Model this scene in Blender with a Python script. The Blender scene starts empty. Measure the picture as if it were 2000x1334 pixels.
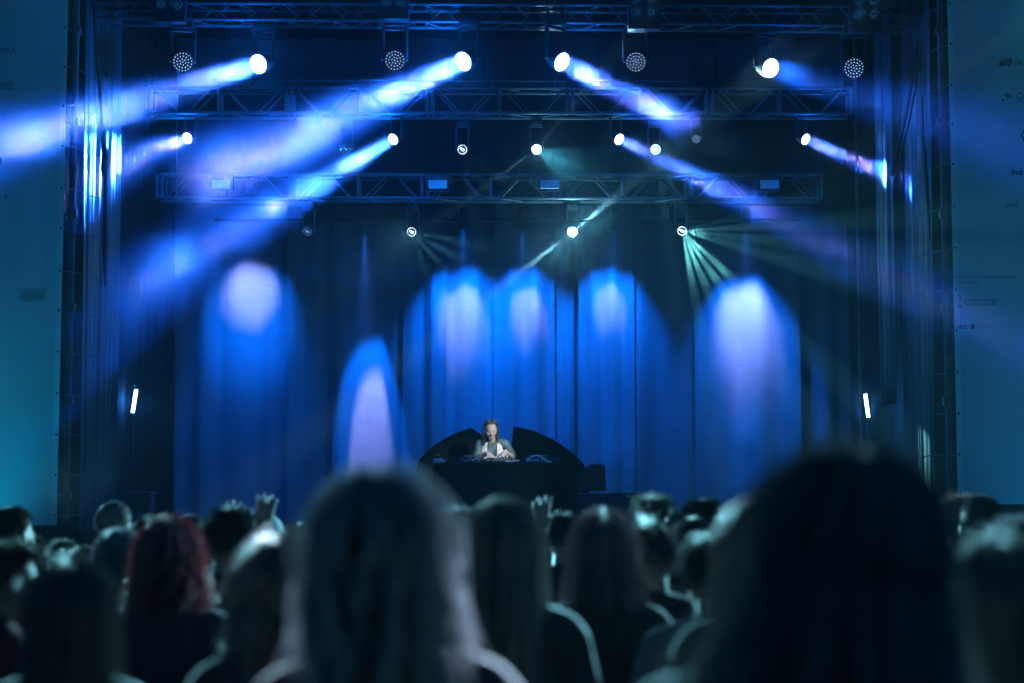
import bpy, bmesh, math, random
import numpy as np
from mathutils import Vector, Matrix

SC = bpy.context.scene
COL = SC.collection
R = math.radians
random.seed(7)
RNG = np.random.default_rng(7)

# ------------------------------------------------------------------ camera
FPX = 3800.0
CAMZ = 1.6
TH = math.atan(357.0 / FPX)
cd = bpy.data.cameras.new('camera')
cam = bpy.data.objects.new('camera', cd)
COL.objects.link(cam)
SC.camera = cam
cd.sensor_width = 36.0
cd.lens = 36.0 * FPX / 2000.0
cam.location = (0, 0, CAMZ)
cam.rotation_euler = (R(90) + TH, 0, 0)
cd.clip_start = 0.05
cd.clip_end = 400
cd.dof.use_dof = True
cd.dof.focus_distance = 24.6
cd.dof.aperture_fstop = 2.1
cd.dof.aperture_blades = 0


def P(px, py, Y):
    """World point at depth Y seen at photo pixel (px, py) of the 2000 x 1334 photo."""
    u = (px - 1000.0) / FPX
    v = (667.0 - py) / FPX
    dy = math.cos(TH) - v * math.sin(TH)
    dz = math.sin(TH) + v * math.cos(TH)
    return Vector((u * Y / dy, Y, CAMZ + dz * Y / dy))


# ------------------------------------------------------------------ world: night sky over a lit town
w = bpy.data.worlds.new("World")
SC.world = w
w.use_nodes = True
bg = w.node_tree.nodes['Background']
bg.inputs['Color'].default_value = (0.0, 0.33, 0.95, 1)
bg.inputs['Strength'].default_value = 0.16

SC.view_settings.view_transform = 'Standard'
SC.view_settings.look = 'None'
SC.view_settings.exposure = 0.0
SC.view_settings.gamma = 1.0
SC.cycles.volume_bounces = 0
SC.cycles.max_bounces = 6
SC.cycles.use_denoising = True
SC.cycles.sample_clamp_indirect = 4.0
SC.cycles.volume_step_rate = 1.6


# ------------------------------------------------------------------ materials
def nodes_of(name):
    m = bpy.data.materials.new(name)
    m.use_nodes = True
    return m, m.node_tree


def mat(name, col, rough=0.6, metal=0.0, var=0.25, scale=6.0, bump=0.0, bscale=60.0, spec=0.5, sheen=0.0,
        transl=0.0, stretch=(1, 1, 1)):
    m, nt = nodes_of(name)
    b = nt.nodes['Principled BSDF']
    b.inputs['Roughness'].default_value = rough
    b.inputs['Metallic'].default_value = metal
    b.inputs['Specular IOR Level'].default_value = spec
    b.inputs['Sheen Weight'].default_value = sheen
    tc = nt.nodes.new('ShaderNodeTexCoord')
    mp = nt.nodes.new('ShaderNodeMapping')
    mp.inputs['Scale'].default_value = stretch
    nt.links.new(tc.outputs['Object'], mp.inputs['Vector'])
    n = nt.nodes.new('ShaderNodeTexNoise')
    n.inputs['Scale'].default_value = scale
    n.inputs['Detail'].default_value = 5
    nt.links.new(mp.outputs[0], n.inputs['Vector'])
    cr = nt.nodes.new('ShaderNodeValToRGB')
    cr.color_ramp.elements[0].position = 0.3
    cr.color_ramp.elements[1].position = 0.7
    cr.color_ramp.elements[0].color = (*[c * (1 - var) for c in col], 1)
    cr.color_ramp.elements[1].color = (*[min(1, c * (1 + var)) for c in col], 1)
    nt.links.new(n.outputs['Fac'], cr.inputs[0])
    nt.links.new(cr.outputs[0], b.inputs['Base Color'])
    if bump:
        n2 = nt.nodes.new('ShaderNodeTexNoise')
        n2.inputs['Scale'].default_value = bscale
        n2.inputs['Detail'].default_value = 3
        nt.links.new(mp.outputs[0], n2.inputs['Vector'])
        bp = nt.nodes.new('ShaderNodeBump')
        bp.inputs['Strength'].default_value = bump
        bp.inputs['Distance'].default_value = 0.01
        nt.links.new(n2.outputs['Fac'], bp.inputs['Height'])
        nt.links.new(bp.outputs[0], b.inputs['Normal'])
    if transl:
        t = nt.nodes.new('ShaderNodeBsdfTranslucent')
        nt.links.new(cr.outputs[0], t.inputs['Color'])
        mx = nt.nodes.new('ShaderNodeMixShader')
        mx.inputs[0].default_value = transl
        nt.links.new(b.outputs[0], mx.inputs[1])
        nt.links.new(t.outputs[0], mx.inputs[2])
        nt.links.new(mx.outputs[0], nt.nodes['Material Output'].inputs['Surface'])
    return m


def hair_mat(name, col, transl=0.35, gloss=0.22):
    m, nt = nodes_of(name)
    nt.nodes.remove(nt.nodes['Principled BSDF'])
    tc = nt.nodes.new('ShaderNodeTexCoord')
    n = nt.nodes.new('ShaderNodeTexNoise')
    n.inputs['Scale'].default_value = 30
    nt.links.new(tc.outputs['Object'], n.inputs['Vector'])
    cr = nt.nodes.new('ShaderNodeValToRGB')
    cr.color_ramp.elements[0].position = 0.3
    cr.color_ramp.elements[1].position = 0.7
    cr.color_ramp.elements[0].color = (*[c * 0.6 for c in col], 1)
    cr.color_ramp.elements[1].color = (*[min(1, c * 1.4) for c in col], 1)
    nt.links.new(n.outputs['Fac'], cr.inputs[0])
    d = nt.nodes.new('ShaderNodeBsdfDiffuse')
    t = nt.nodes.new('ShaderNodeBsdfTranslucent')
    g = nt.nodes.new('ShaderNodeBsdfAnisotropic')
    g.inputs['Roughness'].default_value = 0.42
    g.inputs['Color'].default_value = (0.5, 0.49, 0.48, 1)
    nt.links.new(cr.outputs[0], d.inputs['Color'])
    nt.links.new(cr.outputs[0], t.inputs['Color'])
    a = nt.nodes.new('ShaderNodeMixShader')
    a.inputs[0].default_value = transl
    nt.links.new(d.outputs[0], a.inputs[1])
    nt.links.new(t.outputs[0], a.inputs[2])
    b = nt.nodes.new('ShaderNodeMixShader')
    b.inputs[0].default_value = gloss
    nt.links.new(a.outputs[0], b.inputs[1])
    nt.links.new(g.outputs[0], b.inputs[2])
    nt.links.new(b.outputs[0], nt.nodes['Material Output'].inputs['Surface'])
    return m


def emit_mat(name, col, s):
    m, nt = nodes_of(name)
    b = nt.nodes['Principled BSDF']
    b.inputs['Base Color'].default_value = (0.02, 0.02, 0.02, 1)
    b.inputs['Emission Color'].default_value = (*col, 1)
    b.inputs['Emission Strength'].default_value = s
    return m


def weave_mat(name, col, scale=900.0, rough=0.85, sheen=0.25, transl=0.0, wrinkle=0.25):
    """Woven cloth: faint horizontal and vertical threads, patchy wear, wrinkled bump."""
    m, nt = nodes_of(name)
    b = nt.nodes['Principled BSDF']
    b.inputs['Roughness'].default_value = rough
    b.inputs['Sheen Weight'].default_value = sheen
    b.inputs['Specular IOR Level'].default_value = 0.04 if max(col) < 0.05 else 0.3
    tc = nt.nodes.new('ShaderNodeTexCoord')
    mp = nt.nodes.new('ShaderNodeMapping')
    mp.inputs['Scale'].default_value = (0.8, 0.8, 26.0)
    nt.links.new(tc.outputs['Object'], mp.inputs['Vector'])
    n = nt.nodes.new('ShaderNodeTexNoise')
    n.inputs['Scale'].default_value = 5
    n.inputs['Detail'].default_value = 6
    nt.links.new(mp.outputs[0], n.inputs['Vector'])
    n3 = nt.nodes.new('ShaderNodeTexNoise')
    n3.inputs['Scale'].default_value = 1.3
    n3.inputs['Detail'].default_value = 4
    nt.links.new(tc.outputs['Object'], n3.inputs['Vector'])
    ad = nt.nodes.new('ShaderNodeMath')
    ad.operation = 'ADD'
    nt.links.new(n.outputs['Fac'], ad.inputs[0])
    nt.links.new(n3.outputs['Fac'], ad.inputs[1])
    cr = nt.nodes.new('ShaderNodeMapRange')
    cr.inputs[1].default_value = 0.7
    cr.inputs[2].default_value = 1.3
    cr.inputs[3].default_value = 0.8
    cr.inputs[4].default_value = 1.18
    nt.links.new(ad.outputs[0], cr.inputs[0])
    mu = nt.nodes.new('ShaderNodeVectorMath')
    mu.operation = 'SCALE'
    mu.inputs[0].default_value = col
    nt.links.new(cr.outputs[0], mu.inputs['Scale'])
    nt.links.new(mu.outputs[0], b.inputs['Base Color'])
    mp2 = nt.nodes.new('ShaderNodeMapping')
    mp2.inputs['Scale'].default_value = (3.0, 3.0, 0.8)
    nt.links.new(tc.outputs['Object'], mp2.inputs['Vector'])
    n2 = nt.nodes.new('ShaderNodeTexNoise')
    n2.inputs['Scale'].default_value = 4
    n2.inputs['Detail'].default_value = 8
    nt.links.new(mp2.outputs[0], n2.inputs['Vector'])
    bp = nt.nodes.new('ShaderNodeBump')
    bp.inputs['Strength'].default_value = wrinkle
    bp.inputs['Distance'].default_value = 0.04
    nt.links.new(n2.outputs['Fac'], bp.inputs['Height'])
    nt.links.new(bp.outputs[0], b.inputs['Normal'])
    if transl:
        t = nt.nodes.new('ShaderNodeBsdfTranslucent')
        nt.links.new(mu.outputs[0], t.inputs['Color'])
        mx = nt.nodes.new('ShaderNodeMixShader')
        mx.inputs[0].default_value = transl
        nt.links.new(b.outputs[0], mx.inputs[1])
        nt.links.new(t.outputs[0], mx.inputs[2])
        nt.links.new(mx.outputs[0], nt.nodes['Material Output'].inputs['Surface'])
    return m


M = dict(
    asphalt=mat('asphalt', (0.04, 0.04, 0.045), 0.9, var=0.4, scale=3, bump=0.4, bscale=80),
    black_ply=mat('black_ply', (0.02, 0.02, 0.022), 0.6, var=0.4, scale=4),
    molton=weave_mat('molton', (0.012, 0.013, 0.015), sheen=0.0),
    wing_black=weave_mat('deep_black_cloth', (0.004, 0.004, 0.005), sheen=0.0),
    curtain=weave_mat('curtain_cloth', (0.16, 0.17, 0.2), sheen=0.2),
    plastic=mat('wet_plastic_sheet', (0.05, 0.055, 0.065), 0.42, var=0.3, scale=3, bump=0.35, bscale=6, spec=0.8, stretch=(1, 4, 0.3), transl=0.25),
    alu=mat('aluminium', (0.11, 0.12, 0.13), 0.5, 0.5, var=0.25, scale=9, bump=0.05),
    steel=mat('galvanised_steel', (0.08, 0.085, 0.09), 0.6, 0.4, var=0.3, scale=8, bump=0.1),
    black_metal=mat('black_metal', (0.015, 0.015, 0.017), 0.45, var=0.5, scale=12),
    black_rubber=mat('black_rubber', (0.012, 0.012, 0.013), 0.7, var=0.3),
    scrim=mat('banner_mesh', (0.66, 0.70, 0.70), 0.8, var=0.05, scale=1.2, bump=0.6, bscale=1.6, spec=0.2, transl=0.3),
    hem=mat('banner_hem', (0.8, 0.83, 0.83), 0.8, var=0.05, scale=3, spec=0.2, transl=0.15),
    ink=mat('banner_ink', (0.03, 0.035, 0.05), 0.8, var=0.2),
    ink_pale=mat('faded_banner_ink', (0.2, 0.22, 0.26), 0.8, var=0.2),
    plate=mat('white_plate', (0.7, 0.72, 0.75), 0.5, var=0.08, scale=10),
    lens_on=emit_mat('lit_lens', (0.80, 0.93, 1.0), 3.2),
    cell_on=emit_mat('lit_led_cell', (0.95, 0.99, 1.0), 7.0),
    pin=mat('lens_screw', (0.05, 0.05, 0.07), 0.4, var=0.2),
    cell_glint=emit_mat('idle_led_glint', (0.35, 0.55, 1.0), 5.0),  # emission stands in for lens glints and dim standby glow on unlit cells
    spot_on=emit_mat('lit_profile_lens', (0.85, 1.0, 1.0), 9.0),
    spot_low=emit_mat('dim_profile_lens', (0.55, 0.9, 1.0), 1.2),
    tube_on=emit_mat('lit_tube', (0.72, 0.88, 1.0), 7.0),
    par_on=emit_mat('lit_par_lens', (0.05, 0.25, 1.0), 1.6),
    glass=mat('lamp_glass', (0.25, 0.27, 0.28), 0.15, 0.6, var=0.5, scale=20, spec=0.8),
    chrome=mat('reflector', (0.6, 0.62, 0.64), 0.25, 0.9, var=0.2),
    cable_white=mat('white_cable', (0.8, 0.8, 0.78), 0.5, var=0.1),
    gear=mat('player_casing', (0.035, 0.036, 0.038), 0.4, var=0.4, scale=20),
    gear_silver=mat('knob_silver', (0.5, 0.5, 0.5), 0.3, 0.5, var=0.3, scale=40),
    lettering=mat('white_lettering', (0.8, 0.8, 0.8), 0.5, var=0.05),
    paper=mat('paper', (0.75, 0.75, 0.72), 0.7, var=0.1, scale=12),
    skin=mat('skin', (0.42, 0.28, 0.22), 0.5, var=0.12, scale=14, bump=0.08, bscale=140),
    skin_crowd=mat('crowd_skin', (0.22, 0.15, 0.12), 0.6, var=0.12, scale=14, bump=0.08, bscale=140, spec=0.25),
    skin_dark=mat('tanned_skin', (0.16, 0.10, 0.075), 0.5, var=0.12, scale=14, bump=0.08, bscale=140),
    denim=mat('dark_denim', (0.03, 0.04, 0.07), 0.85, var=0.3, scale=20),
    shoe=mat('dark_shoe', (0.03, 0.03, 0.03), 0.6, var=0.3),
    vest=mat('beige_vest_cloth', (0.60, 0.46, 0.37), 0.85, var=0.12, scale=16, bump=0.2, bscale=25),
    dj_shirt=mat('sheer_green_shirt', (0.05, 0.085, 0.075), 0.6, var=0.45, scale=9, bump=0.4, bscale=14),
    lips=mat('lips', (0.30, 0.10, 0.10), 0.45, var=0.1),
    brow=mat('eyebrow_hair', (0.05, 0.035, 0.025), 0.7, var=0.2),
)


# ------------------------------------------------------------------ mesh builder
class MB:
    def __init__(self):
        self.v = []
        self.f = []

    def add(self, vs, fs):
        b = len(self.v)
        self.v += [tuple(x) for x in vs]
        self.f += [tuple(b + i for i in q) for q in fs]
        return self

    def box(self, c, s, rot=None):
        c = Vector(c)
        vs = []
        for dx in (-.5, .5):
            for dy in (-.5, .5):
                for dz in (-.5, .5):
                    p = Vector((dx * s[0], dy * s[1], dz * s[2]))
                    if rot is not None:
                        p = rot @ p
                    vs.append(c + p)
        self.add(vs, [(0, 1, 3, 2), (4, 6, 7, 5), (0, 4, 5, 1), (2, 3, 7, 6), (0, 2, 6, 4), (1, 5, 7, 3)])
        return self

    def bbox(self, c, s, bev=0.01, rot=None):
        """Box with bevelled edges."""
        bm = bmesh.new()
        bmesh.ops.create_cube(bm, size=1)
        bmesh.ops.scale(bm, vec=Vector(s), verts=bm.verts)
        bmesh.ops.bevel(bm, geom=list(bm.edges), offset=bev, segments=2, affect='EDGES', profile=0.6)
        if rot is not None:
            bmesh.ops.rotate(bm, matrix=rot, verts=bm.verts)
        bmesh.ops.translate(bm, vec=Vector(c), verts=bm.verts)
        bm.verts.index_update()
        self.add([v.co.copy() for v in bm.verts], [[v.index for v in f.verts] for f in bm.faces])
        bm.free()
        return self

    def tube(self, pts, r, n=8, caps=True):
        """Swept tube through points; r a number or one radius per point."""
        pts = [Vector(p) for p in pts]
        k = len(pts)
        rs = r if isinstance(r, (list, tuple)) else [r] * k
        vs = []
        prev = None
        for i, p in enumerate(pts):
            d = (pts[min(i + 1, k - 1)] - pts[max(i - 1, 0)])
            d = d.normalized() if d.length > 1e-9 else Vector((0, 0, 1))
            if prev is None:
                a = d.orthogonal().normalized()
            else:
                a = (prev - d * prev.dot(d))
                a = a.normalized() if a.length > 1e-6 else d.orthogonal().normalized()
            prev = a
            b = d.cross(a)
            for j in range(n):
                t = 2 * math.pi * j / n
                vs.append(p + (a * math.cos(t) + b * math.sin(t)) * rs[i])
        fs = []
        for i in range(k - 1):
            for j in range(n):
                fs.append((i * n + j, i * n + (j + 1) % n, (i + 1) * n + (j + 1) % n, (i + 1) * n + j))
        if caps:
            fs.append(tuple(range(n - 1, -1, -1)))
            fs.append(tuple((k - 1) * n + j for j in range(n)))
        return self.add(vs, fs)

    def lathe(self, prof, origin, axis, n=24, up=None):
        """Revolve (radius, distance along axis) pairs about the axis."""
        o = Vector(origin)
        d = Vector(axis).normalized()
        a = d.orthogonal().normalized()
        b = d.cross(a)
        vs = []
        for (r, h) in prof:
            for j in range(n):
                t = 2 * math.pi * j / n
                vs.append(o + d * h + (a * math.cos(t) + b * math.sin(t)) * r)
        fs = []
        for i in range(len(prof) - 1):
            for j in range(n):
                fs.append((i * n + j, i * n + (j + 1) % n, (i + 1) * n + (j + 1) % n, (i + 1) * n + j))
        if prof[0][0] > 1e-6:
            fs.append(tuple(range(n - 1, -1, -1)))
        if prof[-1][0] > 1e-6:
            fs.append(tuple((len(prof) - 1) * n + j for j in range(n)))
        return self.add(vs, fs)

    def ell(self, c, r, n=14, m=9, rot=None):
        c = Vector(c)
        vs, fs = [], []
        for i in range(1, m):
            ph = math.pi * i / m
            for j in range(n):
                t = 2 * math.pi * j / n
                p = Vector((r[0] * math.sin(ph) * math.cos(t), r[1] * math.sin(ph) * math.sin(t), r[2] * math.cos(ph)))
                if rot is not None:
                    p = rot @ p
                vs.append(c + p)
        top = Vector((0, 0, r[2]))
        if rot is not None:
            top = rot @ top
        vs += [c + top, c - top]
        T, B = len(vs) - 2, len(vs) - 1
        for i in range(m - 2):
            for j in range(n):
                fs.append((i * n + j, (i + 1) * n + j, (i + 1) * n + (j + 1) % n, i * n + (j + 1) % n))
        for j in range(n):
            fs.append((T, j, (j + 1) % n))
            fs.append((B, (m - 2) * n + (j + 1) % n, (m - 2) * n + j))
        return self.add(vs, fs)

    def cap(self, p0, p1, r0, r1, n=12):
        """Tapered capsule."""
        p0, p1 = Vector(p0), Vector(p1)
        L = (p1 - p0).length
        prof = []
        for i in range(5):
            t = math.pi / 2 * i / 4
            prof.append((max(1e-4, r0 * math.sin(t)), -r0 * math.cos(t)))
        for i in range(5):
            t = math.pi / 2 * i / 4
            prof.append((max(1e-4, r1 * math.cos(t)), L + r1 * math.sin(t)))
        return self.lathe(prof, p0, p1 - p0, n)

    def prism(self, outline, y0, y1):
        """Outline of (x, z) pairs extruded from y0 to y1."""
        k = len(outline)
        vs = [(x, y0, z) for x, z in outline] + [(x, y1, z) for x, z in outline]
        fs = [tuple(range(k)), tuple(range(2 * k - 1, k - 1, -1))]
        for i in range(k):
            j = (i + 1) % k
            fs.append((i, i + k, j + k, j))
        return self.add(vs, fs)

    def mesh(self, name):
        me = bpy.data.meshes.new(name)
        me.from_pydata(self.v, [], self.f)
        me.validate()
        bm = bmesh.new()
        bm.from_mesh(me)
        bmesh.ops.recalc_face_normals(bm, faces=bm.faces)
        bm.to_mesh(me)
        bm.free()
        return me


def smooth(me, angle=0.6):
    me.polygons.foreach_set('use_smooth', [True] * len(me.polygons))
    try:
        me.set_sharp_from_angle(angle=angle)
    except Exception:
        pass
    return me


def link(name, me, m, parent=None):
    o = bpy.data.objects.new(name, me)
    if m is not None and not me.materials:
        me.materials.append(m)
    COL.objects.link(o)
    o.parent = parent
    return o


def tag(o, label=None, cat=None, group=None, kind=None):
    if label:
        o['label'] = label
    if cat:
        o['category'] = cat
    if group:
        o['group'] = group
    if kind:
        o['kind'] = kind
    return o


def thing(name, label, cat, loc=(0, 0, 0), group=None):
    o = bpy.data.objects.new(name, None)
    o.empty_display_size = 0.1
    COL.objects.link(o)
    o.location = loc
    return tag(o, label, cat, group)


def origin_of(o):
    p = Vector((0, 0, 0))
    while o is not None:
        p += o.location
        o = o.parent
    return p


def part(name, mb, m, parent, sharp=0.6):
    """Part whose builder holds world coordinates."""
    o = origin_of(parent)
    mb.v = [(x - o.x, y - o.y, z - o.z) for x, y, z in mb.v]
    return link(name, smooth(mb.mesh(name), sharp), m, parent)


def solo(name, mb, m, label, cat, group=None, sharp=0.6):
    me = smooth(mb.mesh(name), sharp)
    lo = Vector([min(v[i] for v in mb.v) for i in range(3)])
    hi = Vector([max(v[i] for v in mb.v) for i in range(3)])
    c = Vector(((lo.x + hi.x) / 2, (lo.y + hi.y) / 2, lo.z))
    me.transform(Matrix.Translation(-c))
    o = link(name, me, m)
    o.location = c
    return tag(o, label, cat, group)


def structure(name, mb, m):
    return tag(link(name, mb.mesh(name), m), kind='structure')


# ------------------------------------------------------------------ lights
def aim(o, d):
    o.rotation_euler = Vector(d).to_track_quat('-Z', 'Y').to_euler()


def beam_lamp(name, a, d, energy, col, spread, size, parent):
    l = bpy.data.lights.new(name, 'AREA')
    l.shape = 'DISK'
    l.size = size
    l.spread = R(spread)
    l.energy = energy
    l.color = col
    o = bpy.data.objects.new(name, l)
    COL.objects.link(o)
    o.parent = parent
    o.location = a - origin_of(parent)
    aim(o, d)
    return o


def spot_lamp(name, a, d, energy, col, angle, blend, size, parent):
    l = bpy.data.lights.new(name, 'SPOT')
    l.spot_size = R(angle)
    l.spot_blend = blend
    l.shadow_soft_size = size
    l.energy = energy
    l.color = col
    o = bpy.data.objects.new(name, l)
    COL.objects.link(o)
    o.parent = parent
    o.location = a - origin_of(parent)
    aim(o, d)
    return o


def glow_lamp(name, a, energy, col, parent, size=0.03):
    l = bpy.data.lights.new(name, 'POINT')
    l.energy = energy
    l.color = col
    l.shadow_soft_size = size
    o = bpy.data.objects.new(name, l)
    COL.objects.link(o)
    o.parent = parent
    o.location = a - origin_of(parent)
    return o


BLUE = (0.012, 0.125, 1.0)
LAV = (0.60, 0.46, 1.0)
TEAL = (0.42, 0.86, 1.0)

# ------------------------------------------------------------------ air
def vol_mat(name, col, dens, aniso=0.3, scale=None, lo=0.42, hi=0.68, detail=6):
    m, nt = nodes_of(name)
    nt.nodes.remove(nt.nodes['Principled BSDF'])
    v = nt.nodes.new('ShaderNodeVolumePrincipled')
    v.inputs['Color'].default_value = (*col, 1)
    v.inputs['Density'].default_value = dens
    v.inputs['Anisotropy'].default_value = aniso
    nt.links.new(v.outputs[0], nt.nodes['Material Output'].inputs['Volume'])
    if scale:
        tc = nt.nodes.new('ShaderNodeTexCoord')
        ge = nt.nodes.new('ShaderNodeNewGeometry')
        n = nt.nodes.new('ShaderNodeTexNoise')
        n.inputs['Scale'].default_value = scale
        n.inputs['Detail'].default_value = detail
        n.inputs['Roughness'].default_value = 0.6
        n.inputs['Distortion'].default_value = 0.4
        nt.links.new(ge.outputs['Position'], n.inputs['Vector'])
        ln = nt.nodes.new('ShaderNodeVectorMath')
        ln.operation = 'LENGTH'
        nt.links.new(tc.outputs['Object'], ln.inputs[0])
        fall = nt.nodes.new('ShaderNodeMapRange')
        fall.interpolation_type = 'SMOOTHSTEP'
        fall.inputs[1].default_value = 1.0
        fall.inputs[2].default_value = 0.45
        nt.links.new(ln.outputs['Value'], fall.inputs[0])
        nr = nt.nodes.new('ShaderNodeMapRange')
        nr.inputs[1].default_value = lo
        nr.inputs[2].default_value = hi
        nt.links.new(n.outputs['Fac'], nr.inputs[0])
        a = nt.nodes.new('ShaderNodeMath')
        a.operation = 'MULTIPLY'
        nt.links.new(fall.outputs[0], a.inputs[0])
        nt.links.new(nr.outputs[0], a.inputs[1])
        b = nt.nodes.new('ShaderNodeMath')
        b.operation = 'MULTIPLY'
        b.inputs[1].default_value = dens
        nt.links.new(a.outputs[0], b.inputs[0])
        nt.links.new(b.outputs[0], v.inputs['Density'])
    return m


hz = tag(link('haze', MB().box((0, 13.5, 5.0), (60, 35, 12)).mesh('haze'), vol_mat('haze_air', (0.35, 0.85, 1.0), 0.0001, 0.25)), kind='stuff')
sf = MB().box((0, 22.98, 4.45), (13.0, 11.0, 8.7))
tag(link('stage_smoke', sf.mesh('stage_smoke'), vol_mat('stage_fog', (0.6, 0.84, 1.0), 0.0038, 0.2)), kind='stuff')
SMOKE = vol_mat('white_smoke', (1.0, 0.86, 0.95), 0.024, 0.2, 1.9, 0.40, 0.66, 9)
SMOKE_SOFT = vol_mat('thin_smoke', (0.8, 0.92, 1.0), 0.02, 0.2, 1.5, 0.36, 0.72)


HALO = vol_mat('lamp_halo_mist', (0.75, 0.9, 1.0), 0.013, 0.0, 3.0, 0.0, 0.5, 2)  # mist balls added round lit lamps to imitate lens bloom
SMOKE_LOW = vol_mat('low_mist', (0.6, 0.92, 1.0), 0.08, 0.1, 1.2, 0.36, 0.7, 5)


def smoke(p, r, roll=0.0, m=SMOKE):
    o = link('stage_smoke', MB().ell((0, 0, 0), (1, 1, 1), 20, 12).mesh('stage_smoke'), m)
    o.location = p
    o.scale = r
    o.rotation_euler = (0, R(roll), 0)
    return tag(o, kind='stuff')


# drifting smoke the beams light up (centre, half sizes, tilt)
for px, py, Y, rx, rz, roll in [
    (230, 210, 19.7, 0.75, 0.36, -14), (60, 265, 18.7, 0.55, 0.33, -16), (420, 145, 21.3, 0.5, 0.16, -14),
    (560, 275, 19.9, 1.1, 0.50, -24), (400, 330, 19.2, 0.9, 0.50, -26), (270, 395, 18.4, 0.7, 0.45, -30),
    (800, 165, 21.2, 0.55, 0.28, -25), (690, 210, 20.7, 0.5, 0.3, -25),
    (1190, 160, 21.4, 0.7, 0.30, 25), (1340, 225, 20.7, 0.72, 0.36, 28), (1150, 140, 21.7, 0.3, 0.2, 20),
    (690, 320, 23.2, 0.6, 0.3, -28), (590, 375, 22.6, 0.5, 0.3, -28), (480, 430, 22.0, 0.6, 0.33, -28),
    (1400, 262, 20.3, 0.45, 0.3, 35), (1290, 200, 21.0, 0.6, 0.34, 28), (1460, 400, 22.0, 0.4, 0.2, 32), (1240, 288, 23.6, 0.25, 0.15, 25), (1345, 335, 22.8, 0.65, 0.26, 30), (1430, 385, 22.2, 0.4, 0.2, 28),
    (1650, 310, 23.3, 0.6, 0.22, 28), (330, 285, 23.6, 0.5, 0.14, -20),
]:
    smoke(P(px, py, Y), (rx, 0.8, rz), roll)
for px, py, Y, rx, rz, roll in [
    (1690, 480, 22.3, 0.55, 0.18, 8), (1790, 535, 21.3, 0.55, 0.22, 10), 
    (150, 620, 19.2, 1.0, 0.8, -30), (300, 540, 20.5, 0.9, 0.5, -30), (100, 470, 18.0, 0.9, 0.5, -20), (1090, 340, 23.5, 0.7, 0.5, 0), (1050, 515, 24.6, 0.6, 0.4, -35), (1170, 420, 24.7, 0.5, 0.3, -35), (1430, 530, 24.9, 1.1, 0.8, 0), (1375, 510, 24.9, 0.45, 0.5, 0), (1345, 475, 25.0, 0.3, 0.3, 0), (1540, 470, 24.8, 0.9, 0.5, 0), (880, 490, 24.8, 0.6, 0.4, 20), 
]:
    smoke(P(px, py, Y), (rx, 0.8, rz), roll, SMOKE_SOFT)

for px, py, Y, rx, rz, roll in [(1215, 855, 27.3, 1.0, 0.75, 10), (1130, 940, 25.8, 0.8, 0.4, 0), (70, 900, 19.0, 1.0, 0.8, 0), (170, 980, 19.2, 0.9, 0.5, 20), (1420, 840, 27.0, 0.8, 0.9, 0), (1385, 515, 24.9, 0.5, 0.5, 0), (1165, 425, 24.8, 0.35, 0.25, 0), (1065, 500, 24.8, 0.4, 0.3, 0)]:
    smoke(P(px, py, Y), (rx, 0.8, rz), roll, SMOKE_LOW)

# ------------------------------------------------------------------ setting: ground, stage
structure('ground', MB().box((0, 60, -0.15), (300, 300, 0.3)), M['asphalt'])

DECK = 1.36
XW = 4.86
st = thing('concert_stage', 'open air concert stage with black roof, side walls and raised deck', 'stage', (0, 24.5, 0))
part('deck', MB().box((0, 25.0, DECK - 0.1), (9.9, 7.2, 0.2)), M['black_ply'], st)
part('skirt', MB().box((0, 21.45, (DECK - 0.2) / 2), (9.9, 0.06, DECK - 0.2)), M['molton'], st)
part('roof', MB().box((0, 24.8, 9.0), (11.6, 8.6, 0.25)), M['molton'], st)
part('back_wall', MB().box((0, 28.7, 4.4), (11.6, 0.12, 8.8)), M['molton'], st)
for s in (-1, 1):
    part('side_wall', MB().box((s * 5.5, 25.0, 4.4), (0.12, 7.2, 8.8)), M['molton'], st)


def drape_mb(a, b, z0, z1, amp, folds, seed, nx=80, nz=24, thick=0.012, sway=0.02, sharp=1.0):
    """Hanging cloth from point a to point b (x, y), from z0 up to z1, with irregular folds and real thickness."""
    rg = np.random.default_rng(seed)
    a, b = np.array(a, float), np.array(b, float)
    L = np.linalg.norm(b - a)
    t = (b - a) / L
    nrm = np.array([-t[1], t[0]])
    u = np.linspace(0, 1, nx)
    ks = [(folds * rg.uniform(0.6, 1.5), rg.uniform(0, 6.3), rg.uniform(0.4, 1.0)) for _ in range(4)]
    f = sum(c * np.sin(2 * np.pi * k * u + p) for k, p, c in ks)
    f = np.sign(f) * np.abs(f) ** sharp
    f = f / max(1e-6, np.abs(f).max())
    vs = []
    for side in (0, 1):
        for j in range(nz):
            h = j / (nz - 1)
            g = f * amp * (1.15 - 0.5 * h) + sway * np.sin(2.3 * h + 3 * u * 2 + seed)
            x = a[0] + t[0] * L * u + nrm[0] * (g + side * thick)
            y = a[1] + t[1] * L * u + nrm[1] * (g + side * thick)
            for i in range(nx):
                vs.append((x[i], y[i], z0 + (z1 - z0) * h))
    fs = []
    N = nx * nz
    for side in (0, 1):
        for j in range(nz - 1):
            for i in range(nx - 1):
                k = side * N + j * nx + i
                fs.append((k, k + 1, k + nx + 1, k + nx))
    for j in range(nz - 1):
        for i in (0, nx - 1):
            k = j * nx + i
            fs.append((k, k + nx, k + nx + N, k + N))
    for i in range(nx - 1):
        for j in (0, nz - 1):
            k = j * nx + i
            fs.append((k, k + 1, k + 1 + N, k + N))
    mb = MB()
    mb.add(vs, fs)
    return mb


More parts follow.
